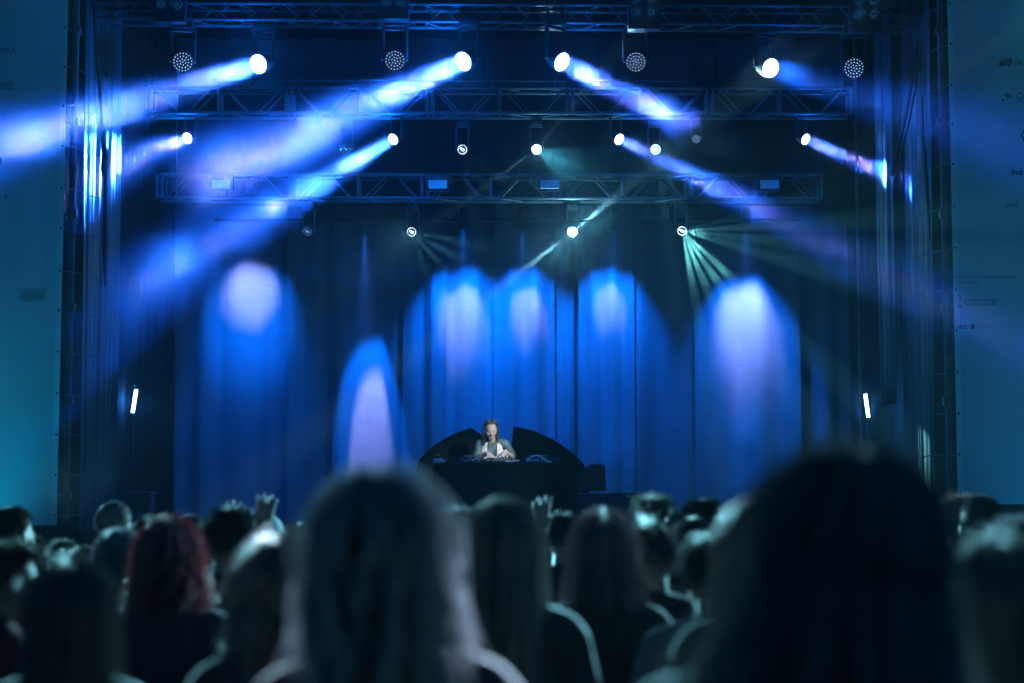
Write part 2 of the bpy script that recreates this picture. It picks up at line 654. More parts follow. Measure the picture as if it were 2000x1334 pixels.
# back curtain: separate cloths hung edge to edge (photo x of their edges)
edges = [338, 440, 562, 650, 790, 868, 968, 1080, 1134, 1236, 1360, 1560, 1662]
seat = ['leftmost back curtain cloth, in the dark corner by the side sheet',
        'back curtain cloth carrying the rounded pale light pool on the left',
        'dark back curtain cloth between the rounded pool and the narrow pointed pool',
        'back curtain cloth with the narrow pointed light pool reaching down behind the crowd',
        'shadowed back curtain cloth just left of the DJ wings',
        'back curtain cloth above the left black wing, deep folds on its edge',
        'back curtain cloth right behind the DJ, brightest of the centre cloths',
        'back curtain cloth right of the DJ, above the right black wing',
        'slim shadowed back curtain cloth right of centre',
        'back curtain cloth right of centre with two faint pale streaks',
        'back curtain cloth between the centre pools and the large right pool',
        'wide back curtain cloth carrying the large light pool on the right',
        'rightmost back curtain cloth, in the dark corner by the lit tube']
for i in range(len(edges) - 1):
    x0, x1 = P(edges[i], 700, 28.0).x, P(edges[i + 1], 700, 28.0).x
    yy = 28.05 + (0.05 if i % 2 else -0.03)
    solo('curtain_cloth', drape_mb((x0 - 0.03, yy), (x1 + 0.03, yy), DECK + 0.02, 8.7, 0.05, 1.3 + (x1 - x0), 20 + i, nx=70, sway=0.02), M['curtain'],
         seat[i], 'curtain', 'back curtain cloths', sharp=3.0)
# black side walls of cloth, and shiny plastic sheets at their downstage ends
for sd, lab in ((-1, 'black cloth hung along the left side of the stage'), (1, 'black cloth hung along the right side of the stage')):
    a_, b_ = (sd * XW, 22.9), (sd * XW, 27.9)
    solo('side_cloth', drape_mb(a_ if sd < 0 else b_, b_ if sd < 0 else a_, DECK, 8.6, 0.03, 16, 51 + sd, nx=300, nz=12, sway=0.03), M['molton'], lab, 'curtain', 'side cloths of the stage', sharp=3.0)
solo('side_sheet', drape_mb((P(163, 400, 21.7).x, 21.7), (P(231, 400, 22.75).x, 22.75), DECK, 8.4, 0.022, 9, 55, nx=200, nz=24, sway=0.03), M['plastic'],
     'shiny creased plastic sheet at the left mouth of the stage, struck by a beam', 'plastic sheet', 'plastic sheets at the stage mouth', sharp=3.0)
solo('side_sheet', drape_mb((P(1756, 400, 22.75).x, 22.75), (P(1818, 400, 21.7).x, 21.7), DECK, 8.4, 0.022, 9, 56, nx=200, nz=24, sway=0.03), M['plastic'],
     'shiny creased plastic sheet at the right mouth of the stage with a round pale spot', 'plastic sheet', 'plastic sheets at the stage mouth', sharp=3.0)
for p0, p1, Y, lab in [(1722, 1728, 22.9, 'narrow hanging strip of sheeting lit by the beam, nearer the stage centre'),
                       (1731, 1744, 22.7, 'hanging strip of sheeting with the brightest beam spot, by the dark cables')]:
    solo('hanging_strip', drape_mb((P(p1, 400, Y).x, Y - 0.04), (P(p0, 400, Y).x, Y + 0.16), 3.0, 8.0, 0.012, 2, p0, nx=16), M['plastic'], lab, 'plastic sheet', 'hanging strips', sharp=3.0)
# black masking beside the stage, behind the banners
for s, lab in ((-1, 'tall black cloth masking behind the left banner'), (1, 'tall black cloth masking behind the right banner')):
    solo('masking_cloth', drape_mb((s * 5.0, 21.4), (s * 14.0, 21.4), 0.0, 9.0, 0.05, 20, 60 + s, nx=160, nz=8), M['molton'], lab, 'cloth', 'masking cloths beside the stage', sharp=3.0)


# ------------------------------------------------------------------ banners
def text_mb(s, size, p, depth=0.004, align='LEFT', bold=0.0):
    cu = bpy.data.curves.new('lettering', 'FONT')
    cu.body = s
    cu.size = size
    cu.extrude = depth / 2
    cu.offset = bold
    cu.align_x = align
    cu.resolution_u = 3
    o = bpy.data.objects.new('lettering', cu)
    COL.objects.link(o)
    dg = bpy.context.evaluated_depsgraph_get()
    dg.update()
    me = bpy.data.meshes.new_from_object(o.evaluated_get(dg))
    rot = Matrix.Rotation(R(90), 4, 'X')
    me.transform(Matrix.Translation(p) @ rot)
    mb = MB()
    mb.add([v.co.copy() for v in me.vertices], [list(f.vertices) for f in me.polygons])
    bpy.data.objects.remove(o)
    bpy.data.curves.remove(cu)
    bpy.data.meshes.remove(me)
    return mb


YB = 20.0
px_m = FPX / YB


def banner(side, xe, xo, z0, z1, label):
    t = thing('side_banner', label, 'banner', ((xe + xo) / 2, YB, z0), 'sponsor banners beside the stage')
    nx, nz = 60, 40
    vs, fs = [], []
    for sd in (0, 1):
        for j in range(nz):
            for i in range(nx):
                u, h = i / (nx - 1), j / (nz - 1)
                vs.append((xe + (xo - xe) * u, YB + sd * 0.004 + (0.02 * math.sin(7 * u + 12 * h) + 0.012 * math.sin(23 * u - 17 * h)) * min(1, u * 4) + 0.008 * math.sin(2 * math.pi * 18 * h) * max(0, 1 - u * 9), z0 + (z1 - z0) * h))
        for j in range(nz - 1):
            for i in range(nx - 1):
                k = sd * nx * nz + j * nx + i
                fs.append((k, k + 1, k + nx + 1, k + nx))
    mb = MB()
    mb.add(vs, fs)
    part('mesh_sheet', mb, M['scrim'], t, 3.0)
    hw = 0.055
    s = 1 if xo > xe else -1
    part('hem', MB().box((xe + s * hw / 2, YB - 0.006, (z0 + z1) / 2), (hw, 0.006, z1 - z0)), M['hem'], t)
    z = z0 + 0.1
    k = 0
    while z < z1:
        xx = xe + s * 0.022
        part('eyelet', MB().lathe([(0.006, 0), (0.012, 0.002), (0.012, 0.006), (0.006, 0.007)], (xx, YB - 0.008, z), (0, -1, 0), 10), M['black_metal'], t)
        xp = xe - s * 0.16
        sag = random.uniform(-0.02, 0.03)
        part('tie', MB().tube([(xx, YB - 0.01, z), ((xx + xp) / 2, YB + 0.1, z + sag), (xp, YB + 0.52, z + 0.01), (xp - s * 0.08, YB + 0.6, z + sag)], 0.006, 6), M['steel'], t)
        z += 0.43 + random.uniform(-0.02, 0.02)
    return t


def logo(t, s, px, py, hpx, m='ink', align='LEFT', bold=0.0, name='lettering'):
    p = P(px, py, YB)
    part(name, text_mb(s, hpx / px_m / 0.72, (p.x, YB - 0.012, p.z), 0.004, align, bold), M[m], t)


def shape(t, name, pts, m='ink'):
    mb = MB()
    for poly in pts:
        q = [P(x, y, YB) for x, y in poly]
        mb.prism([(v.x, v.z) for v in q], YB - 0.014, YB - 0.010)
    return part(name, mb, M[m], t)


xl = P(122, 500, YB).x
xr = P(1861, 500, YB).x
zl0, zr0 = P(110, 1026, YB).z, P(1868, 985, YB).z
bl = banner(-1, xl, xl - 4.2, zl0, 8.3, 'pale sponsor banner left of the stage, glowing teal near its foot')
br = banner(1, xr, xr + 4.2, zr0, 8.3, 'pale blue sponsor banner right of the stage with faint rows of logos')
logo(bl, 'IBERDROLA', 32, 103, 10, 'ink_pale', 'RIGHT')
logo(bl, 'CaixaBank', 27, 171, 14, 'ink_pale', 'RIGHT')
logo(bl, 'a', 16, 388, 13, 'ink_pale', 'RIGHT')
logo(bl, 'DIPUTACI\u00d3 DE', 63, 577, 5, 'ink_pale', 'CENTER')
logo(bl, 'VAL\u00c8NCIA', 63, 585, 7.5, 'ink_pale', 'CENTER')
shape(bl, 'logo_square', [[(-8, 309), (4, 309), (4, 320), (-8, 320)]], 'ink_pale')
shape(bl, 'rule_logo', [[(-40, 173), (27, 173), (27, 174.4), (-40, 174.4)], [(38, 570), (88, 570), (88, 571), (38, 571)], [(38, 587.5), (88, 587.5), (88, 588.5), (38, 588.5)]], 'ink_pale')


def leafy(cx, cy, w_, h_, lean):
    pts = []
    for i in range(16):
        a_ = 2 * math.pi * i / 16
        x, y = math.cos(a_), math.sin(a_)
        k = 1 + 0.5 * max(0, -y) ** 2
        pts.append((cx + w_ * x * (1 - 0.45 * max(0, -y)) + lean * (-y), cy + h_ * y * k))
    return pts


shape(br, 'leaf_logo', [leafy(1956, 124, 5.5, 7, 1.5), leafy(1964.5, 122.5, 4.2, 7.5, 1.0), leafy(1972, 122.5, 5.0, 7.5, 2.0)], 'ink')
logo(br, 'IBERDROLA', 1981, 128, 10.5, 'ink')
star = []
for i in range(10):
    a_ = math.pi / 5 * i - 0.25
    rr = 10 if i % 2 == 0 else 3.4
    star.append((1968 + rr * 1.05 * math.sin(a_), 187 - rr * 0.95 * math.cos(a_)))
dot = [(1957.5 + 2.6 * math.cos(2 * math.pi * i / 12), 196 + 2.6 * math.sin(2 * math.pi * i / 12)) for i in range(12)]
shape(br, 'star_logo', [star, dot], 'ink')
logo(br, 'CaixaBank', 1984, 194, 14, 'ink')
shape(br, 'rule_logo', [[(1984, 197.6), (2050, 197.6), (2050, 198.8), (1984, 198.8)]], 'ink_pale')
hexo = [(2008 + 15 * math.cos(math.pi / 3 * i), 265 + 15 * math.sin(math.pi / 3 * i)) for i in range(6)]
hexi = [(2008 + 11.5 * math.cos(math.pi / 3 * i), 265 + 11.5 * math.sin(math.pi / 3 * i)) for i in range(6)]
shape(br, 'hexagon_logo', [[hexo[i], hexo[(i + 1) % 6], hexi[(i + 1) % 6], hexi[i]] for i in range(6)] + [[(2008 + 5 * math.cos(math.pi / 3 * i), 265 + 5 * math.sin(math.pi / 3 * i)) for i in range(6)]], 'ink')
logo(br, 'ind', 1974, 342, 13, 'ink', 'LEFT', 0.003)
logo(br, 'end', 1962, 406, 13.5, 'ink_pale')
shape(br, 'seam', [[(1864, 541), (2300, 541), (2300, 542.2), (1864, 542.2)]], 'ink_pale')
logo(br, 'Con el apoyo de', 1869, 553, 4.6, 'ink_pale')
logo(br, 'GENERALITAT', 1882, 589, 5.6, 'ink_pale')
logo(br, 'VALENCIANA', 1882, 597, 5.6, 'ink_pale')
shape(br, 'striped_crest', [[(1871 + k, 578 + 3 * k), (1876 + k * 0.5, 576 + 3 * k), (1877 + k * 0.5, 577.5 + 3 * k), (1871.5 + k, 580 + 3 * k)] for k in range(0, 4)] +
      [[(1870 + 2.2 * k, 597), (1871.4 + 2.2 * k, 595.6), (1875 + 2.2 * k, 600), (1873.6 + 2.2 * k, 601)] for k in range(3)], 'ink_pale')
shape(br, 'rule_logo', [[(1930.5, 584), (1931.3, 584), (1931.3, 597), (1930.5, 597)]] +
      [[(1935 + 0, 585 + 4.2 * k), (1946, 585 + 4.2 * k), (1946 - 2 * k, 587.4 + 4.2 * k), (1935, 587.4 + 4.2 * k)] for k in range(3)], 'ink_pale')
shield = [(1985, 588), (1997, 588), (1997, 595), (1994, 599), (1991, 600), (1988, 599), (1985, 595)]
crownp = [(1986, 586.5), (1985, 583), (1988, 584.5), (1991, 581.5), (1994, 584.5), (1997, 583), (1996, 586.5)]
shape(br, 'crowned_shield', [shield, crownp, [(1983, 589), (1984, 589), (1984, 597), (1983, 595)], [(1998, 589), (1999, 589), (1999, 595), (1998, 597)]], 'ink_pale')
logo(br, 'VLC', 1870.5, 642, 7.5, 'ink', 'LEFT', 0.002)
shape(br, 'logo_square', [[(1895.5, 634), (1903.5, 634), (1903.5, 642.5), (1895.5, 642.5)]], 'ink')
logo(br, 'TECH', 1906, 637, 3.2, 'ink_pale')
logo(br, 'VALENCIA', 1906, 642, 4.0, 'ink_pale')

# under the banners: low black barrier
for s, xe, z1, lab in ((-1, xl, zl0, 'low black barrier under the left banner'), (1, xr, zr0, 'low black barrier under the right banner')):
    t = thing('barrier', lab, 'barrier', (xe + s * 2, 20.25, 0), 'barriers under the banners')
    part('panel', MB().box((xe + s * 2.2, 20.25, z1 / 2), (4.6, 0.04, z1)), M['molton'], t)
    part('rail', MB().tube([(xe - s * 0.1, 20.25, z1 + 0.02), (xe + s * 4.5, 20.25, z1 + 0.02)], 0.022), M['black_metal'], t)
    for k in range(4):
        part('post', MB().tube([(xe + s * (0.0 + 1.5 * k), 20.32, 0), (xe + s * (0.0 + 1.5 * k), 20.32, z1)], 0.022), M['black_metal'], t)

# scaffold towers beside the stage mouth
for s, px_, lab in ((-1, 139, 'galvanised scaffold tower just right of the left banner'), (1, 1846, 'galvanised scaffold tower just left of the right banner')):
    Y0 = 20.55
    x0 = P(px_, 500, Y0).x
    t = thing('scaffold_tower', lab, 'scaffold', (x0, Y0, 0), 'scaffold towers at the stage mouth')
    for (dx, dy) in ((0, 0), (s * 1.2, 0.0), (s * 1.2, 0.75)):
        part('standard', MB().tube([(x0 + dx, Y0 + dy, 0), (x0 + dx, Y0 + dy, 9.2)], 0.036 if dx == 0 and dy == 0 else 0.024, 10), M['steel'], t)
    for k in range(9):
        z = 0.9 + k
        part('ledger', MB().tube([(x0, Y0 + 0.03, z), (x0 + s * 1.2, Y0 + 0.03, z)], 0.02), M['steel'], t)
        part('ledger', MB().tube([(x0 + s * 1.2, Y0, z + .05), (x0 + s * 1.2, Y0 + 0.75, z + .05)], 0.02), M['steel'], t)
        part('coupler', MB().bbox((x0, Y0 + 0.02, z), (0.1, 0.1, 0.09), 0.015), M['black_metal'], t)

# ------------------------------------------------------------------ trusses
def truss(Y, pxa, pxb, yt_a, yb_a, yt_b, yb_b, depth, bay, label, style, posts=True, rc=0.022):
    """Box truss whose front chords run through photo heights yt/yb at its two ends."""
    A1, B1 = P(pxa, yt_a, Y), P(pxb, yt_b, Y)
    A0, B0 = P(pxa, yb_a, Y), P(pxb, yb_b, Y)
    t = thing('lighting_truss', label, 'truss', ((A0.x + B0.x) / 2, Y, A0.z), 'lighting trusses over the stage')
    dv = Vector((0, depth, 0))
    for a, b in ((A1, B1), (A0, B0), (A1 + dv, B1 + dv), (A0 + dv, B0 + dv)):
        part('chord', MB().tube([a, b], rc, 10), M['alu'], t)
    n = max(2, round((B0.x - A0.x) / bay))
    lat_f, lat_b, lat_t, lat_u = MB(), MB(), MB(), MB()
    pm = []

    def pt(u, top, back):
        p = (A1.lerp(B1, u) if top else A0.lerp(B0, u))
        return p + dv if back else p
    for i in range(n):
        u0, um, u1 = i / n, (i + 0.5) / n, (i + 1) / n
        g = 0.06 / n
        if style == 'zig':
            lat_f.tube([pt(u0 + g, True, 0), pt(um - g, False, 0)], 0.009, 6).tube([pt(um + g, False, 0), pt(u1 - g, True, 0)], 0.009, 6)
            lat_b.tube([pt(u0 + g, False, 1), pt(um - g, True, 1)], 0.009, 6).tube([pt(um + g, True, 1), pt(u1 - g, False, 1)], 0.009, 6)
        else:
            up = style == 'peak'
            for lat, k in ((lat_f, 0), (lat_b, 1)):
                lat.tube([pt(u0 + 1.6 * g, not up, k), pt(um - g, up, k)], 0.010, 6).tube([pt(um + g, up, k), pt(u1 - 1.6 * g, not up, k)], 0.010, 6)
        lat_t.tube([pt(u0, True, 0), pt(um, True, 1)], 0.009, 6).tube([pt(um, True, 1), pt(u1, True, 0)], 0.009, 6)
        lat_u.tube([pt(u0, False, 0), pt(um, False, 1)], 0.009, 6).tube([pt(um, False, 1), pt(u1, False, 0)], 0.009, 6)
        if posts:
            for d_ in ((-0.035, 0.035) if i % 2 == 0 else (0.0,)):
                o_ = Vector((d_, 0, 0))
                if 0 <= i:
                    pm.append((pt(u0, True, 0) + o_, pt(u0, False, 0) + o_))
    for lat, nm in ((lat_f, 'front_lattice'), (lat_b, 'back_lattice'), (lat_t, 'top_lattice'), (lat_u, 'underside_lattice')):
        part(nm, lat, M['alu'], t)
    for a, b in pm + [(B1, B0)]:
        part('post', MB().tube([a, b], 0.02, 8), M['alu'], t)
        part('post', MB().tube([a + dv, b + dv], 0.016, 8), M['alu'], t)
    cab = MB()
    pts = []
    for i in range(41):
        u = i / 40
        p = pt(u, True, 1) + Vector((0, -0.12, -0.01 - 0.03 * random.random()))
        pts.append(p)
    cab.tube(pts, 0.018, 6)
    part('cable_run', cab, M['black_rubber'], t)
    return t


T1Y, T2Y, T3Y = 22.0, 23.6, 25.0
truss(T1Y, 186, 1814, 5, 35, 13, 51, 0.30, 0.52, 'front lighting truss at the top edge of the stage mouth', 'zig', posts=False, rc=0.02)
truss(T2Y, 290, 1662, 171, 220, 172, 221, 0.30, 0.83, 'middle lighting truss crossed by the upper beams', 'dip')
truss(T3Y, 312, 1605, 341, 386, 342, 387, 0.30, 0.86, 'rear lighting truss carrying four small white plates', 'peak')
p0, p1 = P(415, 157, T2Y + .1), P(1340, 158, T2Y + .1)
pt_ = thing('pipe_batten', 'thin steel pipe just above the middle truss', 'pipe', p0)
part('pipe', MB().tube([p0, p1], 0.016, 8), M['steel'], pt_)
for k in range(6):
    q = p0.lerp(p1, (k + .5) / 6)
    part('clamp', MB().tube([q, q + Vector((0, 0, -0.1))], 0.012, 6), M['black_metal'], pt_)
p0, p1 = P(420, 430, 27.15), P(1560, 430, 27.15)
pt_ = thing('pipe_batten', 'dark steel pipe holding the downward lamps before the back curtain', 'pipe', p0)
part('pipe', MB().tube([p0, p1], 0.025, 8), M['black_metal'], pt_)
for k in range(5):
    q = p0.lerp(p1, (k + .3) / 5)
    part('hanger', MB().tube([q, Vector((q.x, q.y, 8.85))], 0.006, 6), M['black_metal'], pt_)
# border cloth that hides the lamps' bodies
b0, b1 = P(345, 400, 26.9), P(1655, 400, 26.9)
zt, zb = P(1000, 392, 26.9).z, P(1000, 402, 26.9).z
solo('border_cloth', drape_mb((b0.x, 26.9), (b1.x, 26.9), zb, zt + 1.6, 0.02, 8, 77, nx=120, nz=6), M['molton'],
     'black border cloth hanging across above the back curtain', 'cloth', sharp=3.0)
for px_, lab in ((432, 'white plate on the rear truss, faint behind the long left beam'), (855, 'white plate on the rear truss, second from the left'),
                 (1074, 'white plate on the rear truss above the star bright lamp'), (1503, 'white plate on the rear truss beside the right beam end')):
    c = P(px_, 360, T3Y - 0.06)
    t = thing('truss_plate', lab, 'plate', c, 'white plates on the rear truss')
    part('board', MB().bbox(c, (0.24, 0.02, 0.11), 0.004), M['plate'], t)
    part('bracket', MB().box(c + Vector((0, 0.04, 0.02)), (0.05, 0.05, 0.2)), M['black_metal'], t)
    part('housing', MB().bbox(c + Vector((0.0, 0.09, 0.04)), (0.3, 0.12, 0.24), 0.02), M['black_metal'], t)


# ------------------------------------------------------------------ moving heads
def frame_of(d):
    d = Vector(d).normalized()
    x = d.cross(Vector((0, 0, 1)))
    x = x.normalized() if x.length > 1e-4 else Vector((1, 0, 0))
    return d, x, x.cross(d)


def yoke_body(t, c, d, r, hang, bodyL):
    """Base, yoke and head shell of a moving head hung from above; c lens centre, d facing."""
    d, x, up = frame_of(d)
    piv = c - d * bodyL * 0.55
    top = piv + Vector((0, 0, hang))
    part('base', MB().bbox(top, (r * 2.2, r * 1.9, r * 0.9), r * 0.12), M['black_metal'], t)
    cl = MB()
    for s in (-1, 1):
        cl.tube([top + Vector((s * r * 0.7, 0, r * 0.4)), top + Vector((s * r * 0.7, 0, r * 1.3))], r * 0.16, 8)
    part('clamp', cl, M['black_metal'], t)
    xh = Vector((x.x, x.y, 0)).normalized()
    yo = MB()
    zc = top.z - r * 0.55
    cr = Vector((piv.x, piv.y, zc))
    yo.bbox(cr, (r * 2.6, r * 0.55, r * 0.35), r * 0.08, Matrix.Rotation(math.atan2(xh.y, xh.x), 3, 'Z'))
    for s in (-1, 1):
        a = cr + xh * s * r * 1.22
        b = piv + xh * s * r * 1.15
        yo.tube([a, a.lerp(b, 0.5), b - Vector((0, 0, r * 0.15))], [r * 0.22, r * 0.2, r * 0.26], 8)
    part('yoke', yo, M['black_metal'], t)
    sh = MB().lathe([(0.001, -bodyL), (r * 0.55, -bodyL), (r * 0.8, -bodyL * 0.85), (r * 1.0, -bodyL * 0.5), (r * 1.1, -bodyL * 0.15), (r * 1.12, 0.008), (r * 1.02, 0.012), (r * 1.0, -0.006), (0.001, -0.008)], c, d, 28)
    part('head', sh, M['black_metal'], t)
    return d, x, up


def wash_light(px, py, Y, target, r, hang, label, on, grp, energy=1.0, core=1.0, spread=9.0, cspread=5.0):
    c = P(px, py, Y)
    d = (P(*target) - c).normalized()
    t = thing('wash_light', label, 'stage light', c + Vector((0, 0, hang)), grp)
    d, x, up = yoke_body(t, c, d, r, hang, r * 1.9)
    ring = [(0, 0)] + [(1, k) for k in range(6)] + [(2, k) for k in range(12)] + [(3, k) for k in range(18)]
    if on:
        part('lens', MB().lathe([(0.0005, 0.0), (r * 0.5, 0.001), (r * 0.96, 0.0), (r * 0.985, -0.004)], c, d, 32), M['lens_on'], t)
        cells, pins = MB(), MB()
        for (k, j) in ring[:19]:
            a = 2 * math.pi * j / (6 * k) if k else 0
            q = c + d * 0.004 + (x * math.cos(a) + up * math.sin(a)) * r * 0.40 * k
            cells.lathe([(0.0005, 0.004), (r * 0.12, 0.003), (r * 0.175, 0.0)], q, d, 10)
        for j in range(6):
            a = math.pi / 3 * j + 0.5
            q = c + d * 0.006 + (x * math.cos(a) + up * math.sin(a)) * r * 0.60
            pins.lathe([(0.0005, 0.004), (r * 0.065, 0.0)], q, d, 6)
        part('led_cells', cells, M['cell_on'], t)
        part('screws', pins, M['pin'], t)
        smoke(c + d * 0.12, (r * 6, r * 6, r * 6), 0, HALO)
        beam_lamp('beam', c + d * 0.02, d, 520 * energy, BLUE, spread * 1.2, r * 1.9, t)
        beam_lamp('beam_core', c + d * 0.02, d, 88 * energy * core, LAV, cspread, r * 1.7, t)
        glow_lamp('lamp_halo_glow', c + d * 0.10, 120.0 * energy * (r / 0.11) ** 1.5, (0.0, 0.16, 1.0), t, r * 0.6)  # added point light for the blue halo round the lens
    else:
        part('lens', MB().lathe([(0.0005, 0.0), (r * 0.96, 0.0)], c, d, 28), M['molton'], t)
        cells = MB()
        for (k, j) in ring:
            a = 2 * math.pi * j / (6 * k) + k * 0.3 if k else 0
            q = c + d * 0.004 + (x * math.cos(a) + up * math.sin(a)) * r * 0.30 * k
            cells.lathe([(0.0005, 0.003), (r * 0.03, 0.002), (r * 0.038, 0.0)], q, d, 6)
        part('led_cells', cells, M['cell_glint'], t)
    return t


G1 = 'wash lights on the front truss'
G2 = 'wash lights on the middle truss'
RT = 0.112
wash_light(505, 125, T1Y, (0, 284, 18.3), RT, 0.42, 'lit wash light on the front truss throwing its beam over the left banner', True, G1, 1.0, 1.1)
wash_light(905, 120, T1Y, (215, 440, 18.0), RT, 0.42, 'lit wash light on the front truss with the widest smoky beam running down left', True, G1, 1.6, 0.95, 13, 7)
wash_light(1097, 121, T1Y, (1430, 288, 20.2), RT, 0.42, 'lit wash light on the front truss with its beam running down right of centre', True, G1, 0.5, 1.0)
wash_light(1505, 133, T1Y, (2050, 300, 18.0), RT, 0.42, 'lit wash light on the front truss with only a faint beam, far right', True, G1, 0.28, 0.15, 12)
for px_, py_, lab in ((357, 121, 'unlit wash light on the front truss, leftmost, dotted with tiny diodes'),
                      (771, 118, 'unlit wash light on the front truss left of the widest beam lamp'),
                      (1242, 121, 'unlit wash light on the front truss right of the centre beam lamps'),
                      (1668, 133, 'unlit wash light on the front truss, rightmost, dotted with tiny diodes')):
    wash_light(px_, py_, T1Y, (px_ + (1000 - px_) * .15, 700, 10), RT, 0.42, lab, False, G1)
L2Y = 23.8
RS = 0.070
wash_light(366, 270, L2Y, (196, 336, 22.2), RS, 0.30, 'small lit wash light under the middle truss lighting the left plastic sheet', True, G2, 0.8, 1.6, 22, 12)
wash_light(768, 272, L2Y, (130, 645, 19.0), RS, 0.30, 'small lit wash light under the middle truss with a long beam to lower left', True, G2, 1.1, 0.45, 11, 4)
wash_light(1209, 272, L2Y, (1490, 412, 21.8), RS, 0.30, 'small lit wash light under the middle truss, right of centre, beam to lower right', True, G2, 0.30, 0.9, 8, 4.5)
wash_light(1573, 272, L2Y, (1738, 344, 22.75), RS, 0.30, 'small lit wash light under the middle truss beaming at the hanging strips', True, G2, 0.30, 1.3, 7, 4)
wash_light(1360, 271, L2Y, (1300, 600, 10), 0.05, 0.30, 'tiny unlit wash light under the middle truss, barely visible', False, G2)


# white profile spots
def profile_spot(px, py, Y, level, label, face=(0, -1, -0.15), r=0.052):
    c = P(px, py, Y)
    t = thing('profile_spot', label, 'stage light', c + Vector((0, 0, 0.33)), 'white profile spotlights')
    d, x, up = yoke_body(t, c, face, r * 1.25, 0.33, r * 4.2)
    part('lens_ring', MB().lathe([(r * 1.0, 0.010), (r * 1.12, 0.016), (r * 1.2, 0.010), (r * 1.2, 0.0), (r * 1.0, 0.0)], c, d, 28), M['chrome'], t)
    part('lens', MB().lathe([(0.0005, 0.006), (r * 0.7, 0.004), (r * 1.0, 0.0)], c, d, 24), M['glass'], t)
    rl = r * (0.2 + 0.25 * min(1, level))
    hot = MB().ell(c + d * 0.01 + x * -r * 0.15 + up * -r * 0.1, (rl, rl * 0.5, rl * 0.75), 12, 8)
    hot.ell(c + d * 0.01 + x * r * 0.3 + up * r * 0.2, (rl * 0.7, rl * 0.4, rl * 0.5), 12, 8)
    part('hot_spot', hot, M['spot_on'] if level > 0.1 else M['spot_low'], t)
    return t, c + d * 0.05


def img_dir(phi, toward, Y=None):
    """Direction that runs at photo angle phi (degrees, 0 right, 90 down) and leans toward the audience."""
    return Vector((math.cos(R(phi)), -toward, -math.sin(R(phi))))


def rays(t, c, angs, toward, e, wdeg, col=TEAL, size=0.012):
    for a in angs:
        spot_lamp('ray', c, img_dir(a, toward), e * 350, col, wdeg, 0.35, size, t)


CROWD = Vector((0, 6.5, 1.5))
W = {}
W['a'] = profile_spot(903, 292, L2Y, 0.5, 'white profile spotlight under the middle truss, left of centre')
W['b'] = profile_spot(1048, 292, L2Y, 0.9, 'white profile spotlight under the middle truss at centre with a slanting ray')
W['c'] = profile_spot(1280, 292, L2Y, 0.8, 'white profile spotlight crossed by the blue beam right of centre')
W['d'] = profile_spot(675, 291, L2Y, 0.0, 'nearly dark profile spotlight under the middle truss, leftmost of its row')
W['e'] = profile_spot(804, 453, T3Y + 0.1, 0.5, 'white profile spotlight under the rear truss, left of centre')
W['f'] = profile_spot(1118, 453, T3Y + 0.1, 1.3, 'brightest white profile spotlight, star like, under the rear truss')
W['g'] = profile_spot(1332, 451, T3Y + 0.1, 0.7, 'white profile spotlight under the rear truss fanning green rays to the right')
W['h'] = profile_spot(600, 452, T3Y + 0.1, 0.0, 'nearly dark profile spotlight under the rear truss, leftmost of its row')
t, c = W['g']
rays(t, c, [85, 74, 63, 52], 0.8, 34, 6.8, (0.25, 0.85, 0.8))
rays(t, c, [41, 30, 18], 2.5, 50, 3.9, (0.22, 0.82, 0.78))
rays(t, c, [5], 2.6, 14, 4, (0.15, 0.75, 0.75))
t, c = W['f']
rays(t, c, [139], 0.55, 48, 5.5, TEAL)
rays(t, c, [-33], 1.2, 26, 7.0, TEAL)
rays(t, c, [100, 75, 20, -70, -100, 160, 50, 120, 190, -140], 1.4, 4, 4.5)
glow_lamp('lamp_halo_glow', c, 60, (0.25, 0.8, 1.0), t, 0.03)
t, c = W['b']
rays(t, c, [137], 0.8, 18, 4.5)
rays(t, c, [-42], 1.3, 10, 6)
rays(t, c, [30, 50], 1.3, 3.5, 24, (0.1, 0.6, 0.8))
glow_lamp('lamp_halo_glow', c, 8, (0.2, 0.75, 1.0), t, 0.03)
t, c = W['c']
rays(t, c, [87, 72], 0.8, 14, 6, (0.25, 0.85, 0.85))
rays(t, c, [-10], 2.4, 6, 5, (0.15, 0.75, 0.8))
glow_lamp('lamp_halo_glow', c, 2, (0.2, 0.75, 1.0), t, 0.03)
t, c = W['a']
rays(t, c, [80, 62, 45], 0.9, 5, 6, (0.2, 0.8, 0.85))
t, c = W['e']
rays(t, c, [70, 52, 36, 20], 1.1, 5, 7, (0.2, 0.8, 0.85))
# their main throw reaches the audience from the stage
for k, e, tgt in (('f', 3000, (0.1, 5.5, 1.5)), ('b', 800, (1.2, 5, 1.5)), ('c', 800, (1.6, 5, 1.4)), ('e', 800, (-2.2, 8, 1.6))):
    t, c = W[k]
    spot_lamp('audience_throw', c, Vector(tgt) - c, e, (0.30, 0.82, 1.0), 20, 0.6, 0.05, t)
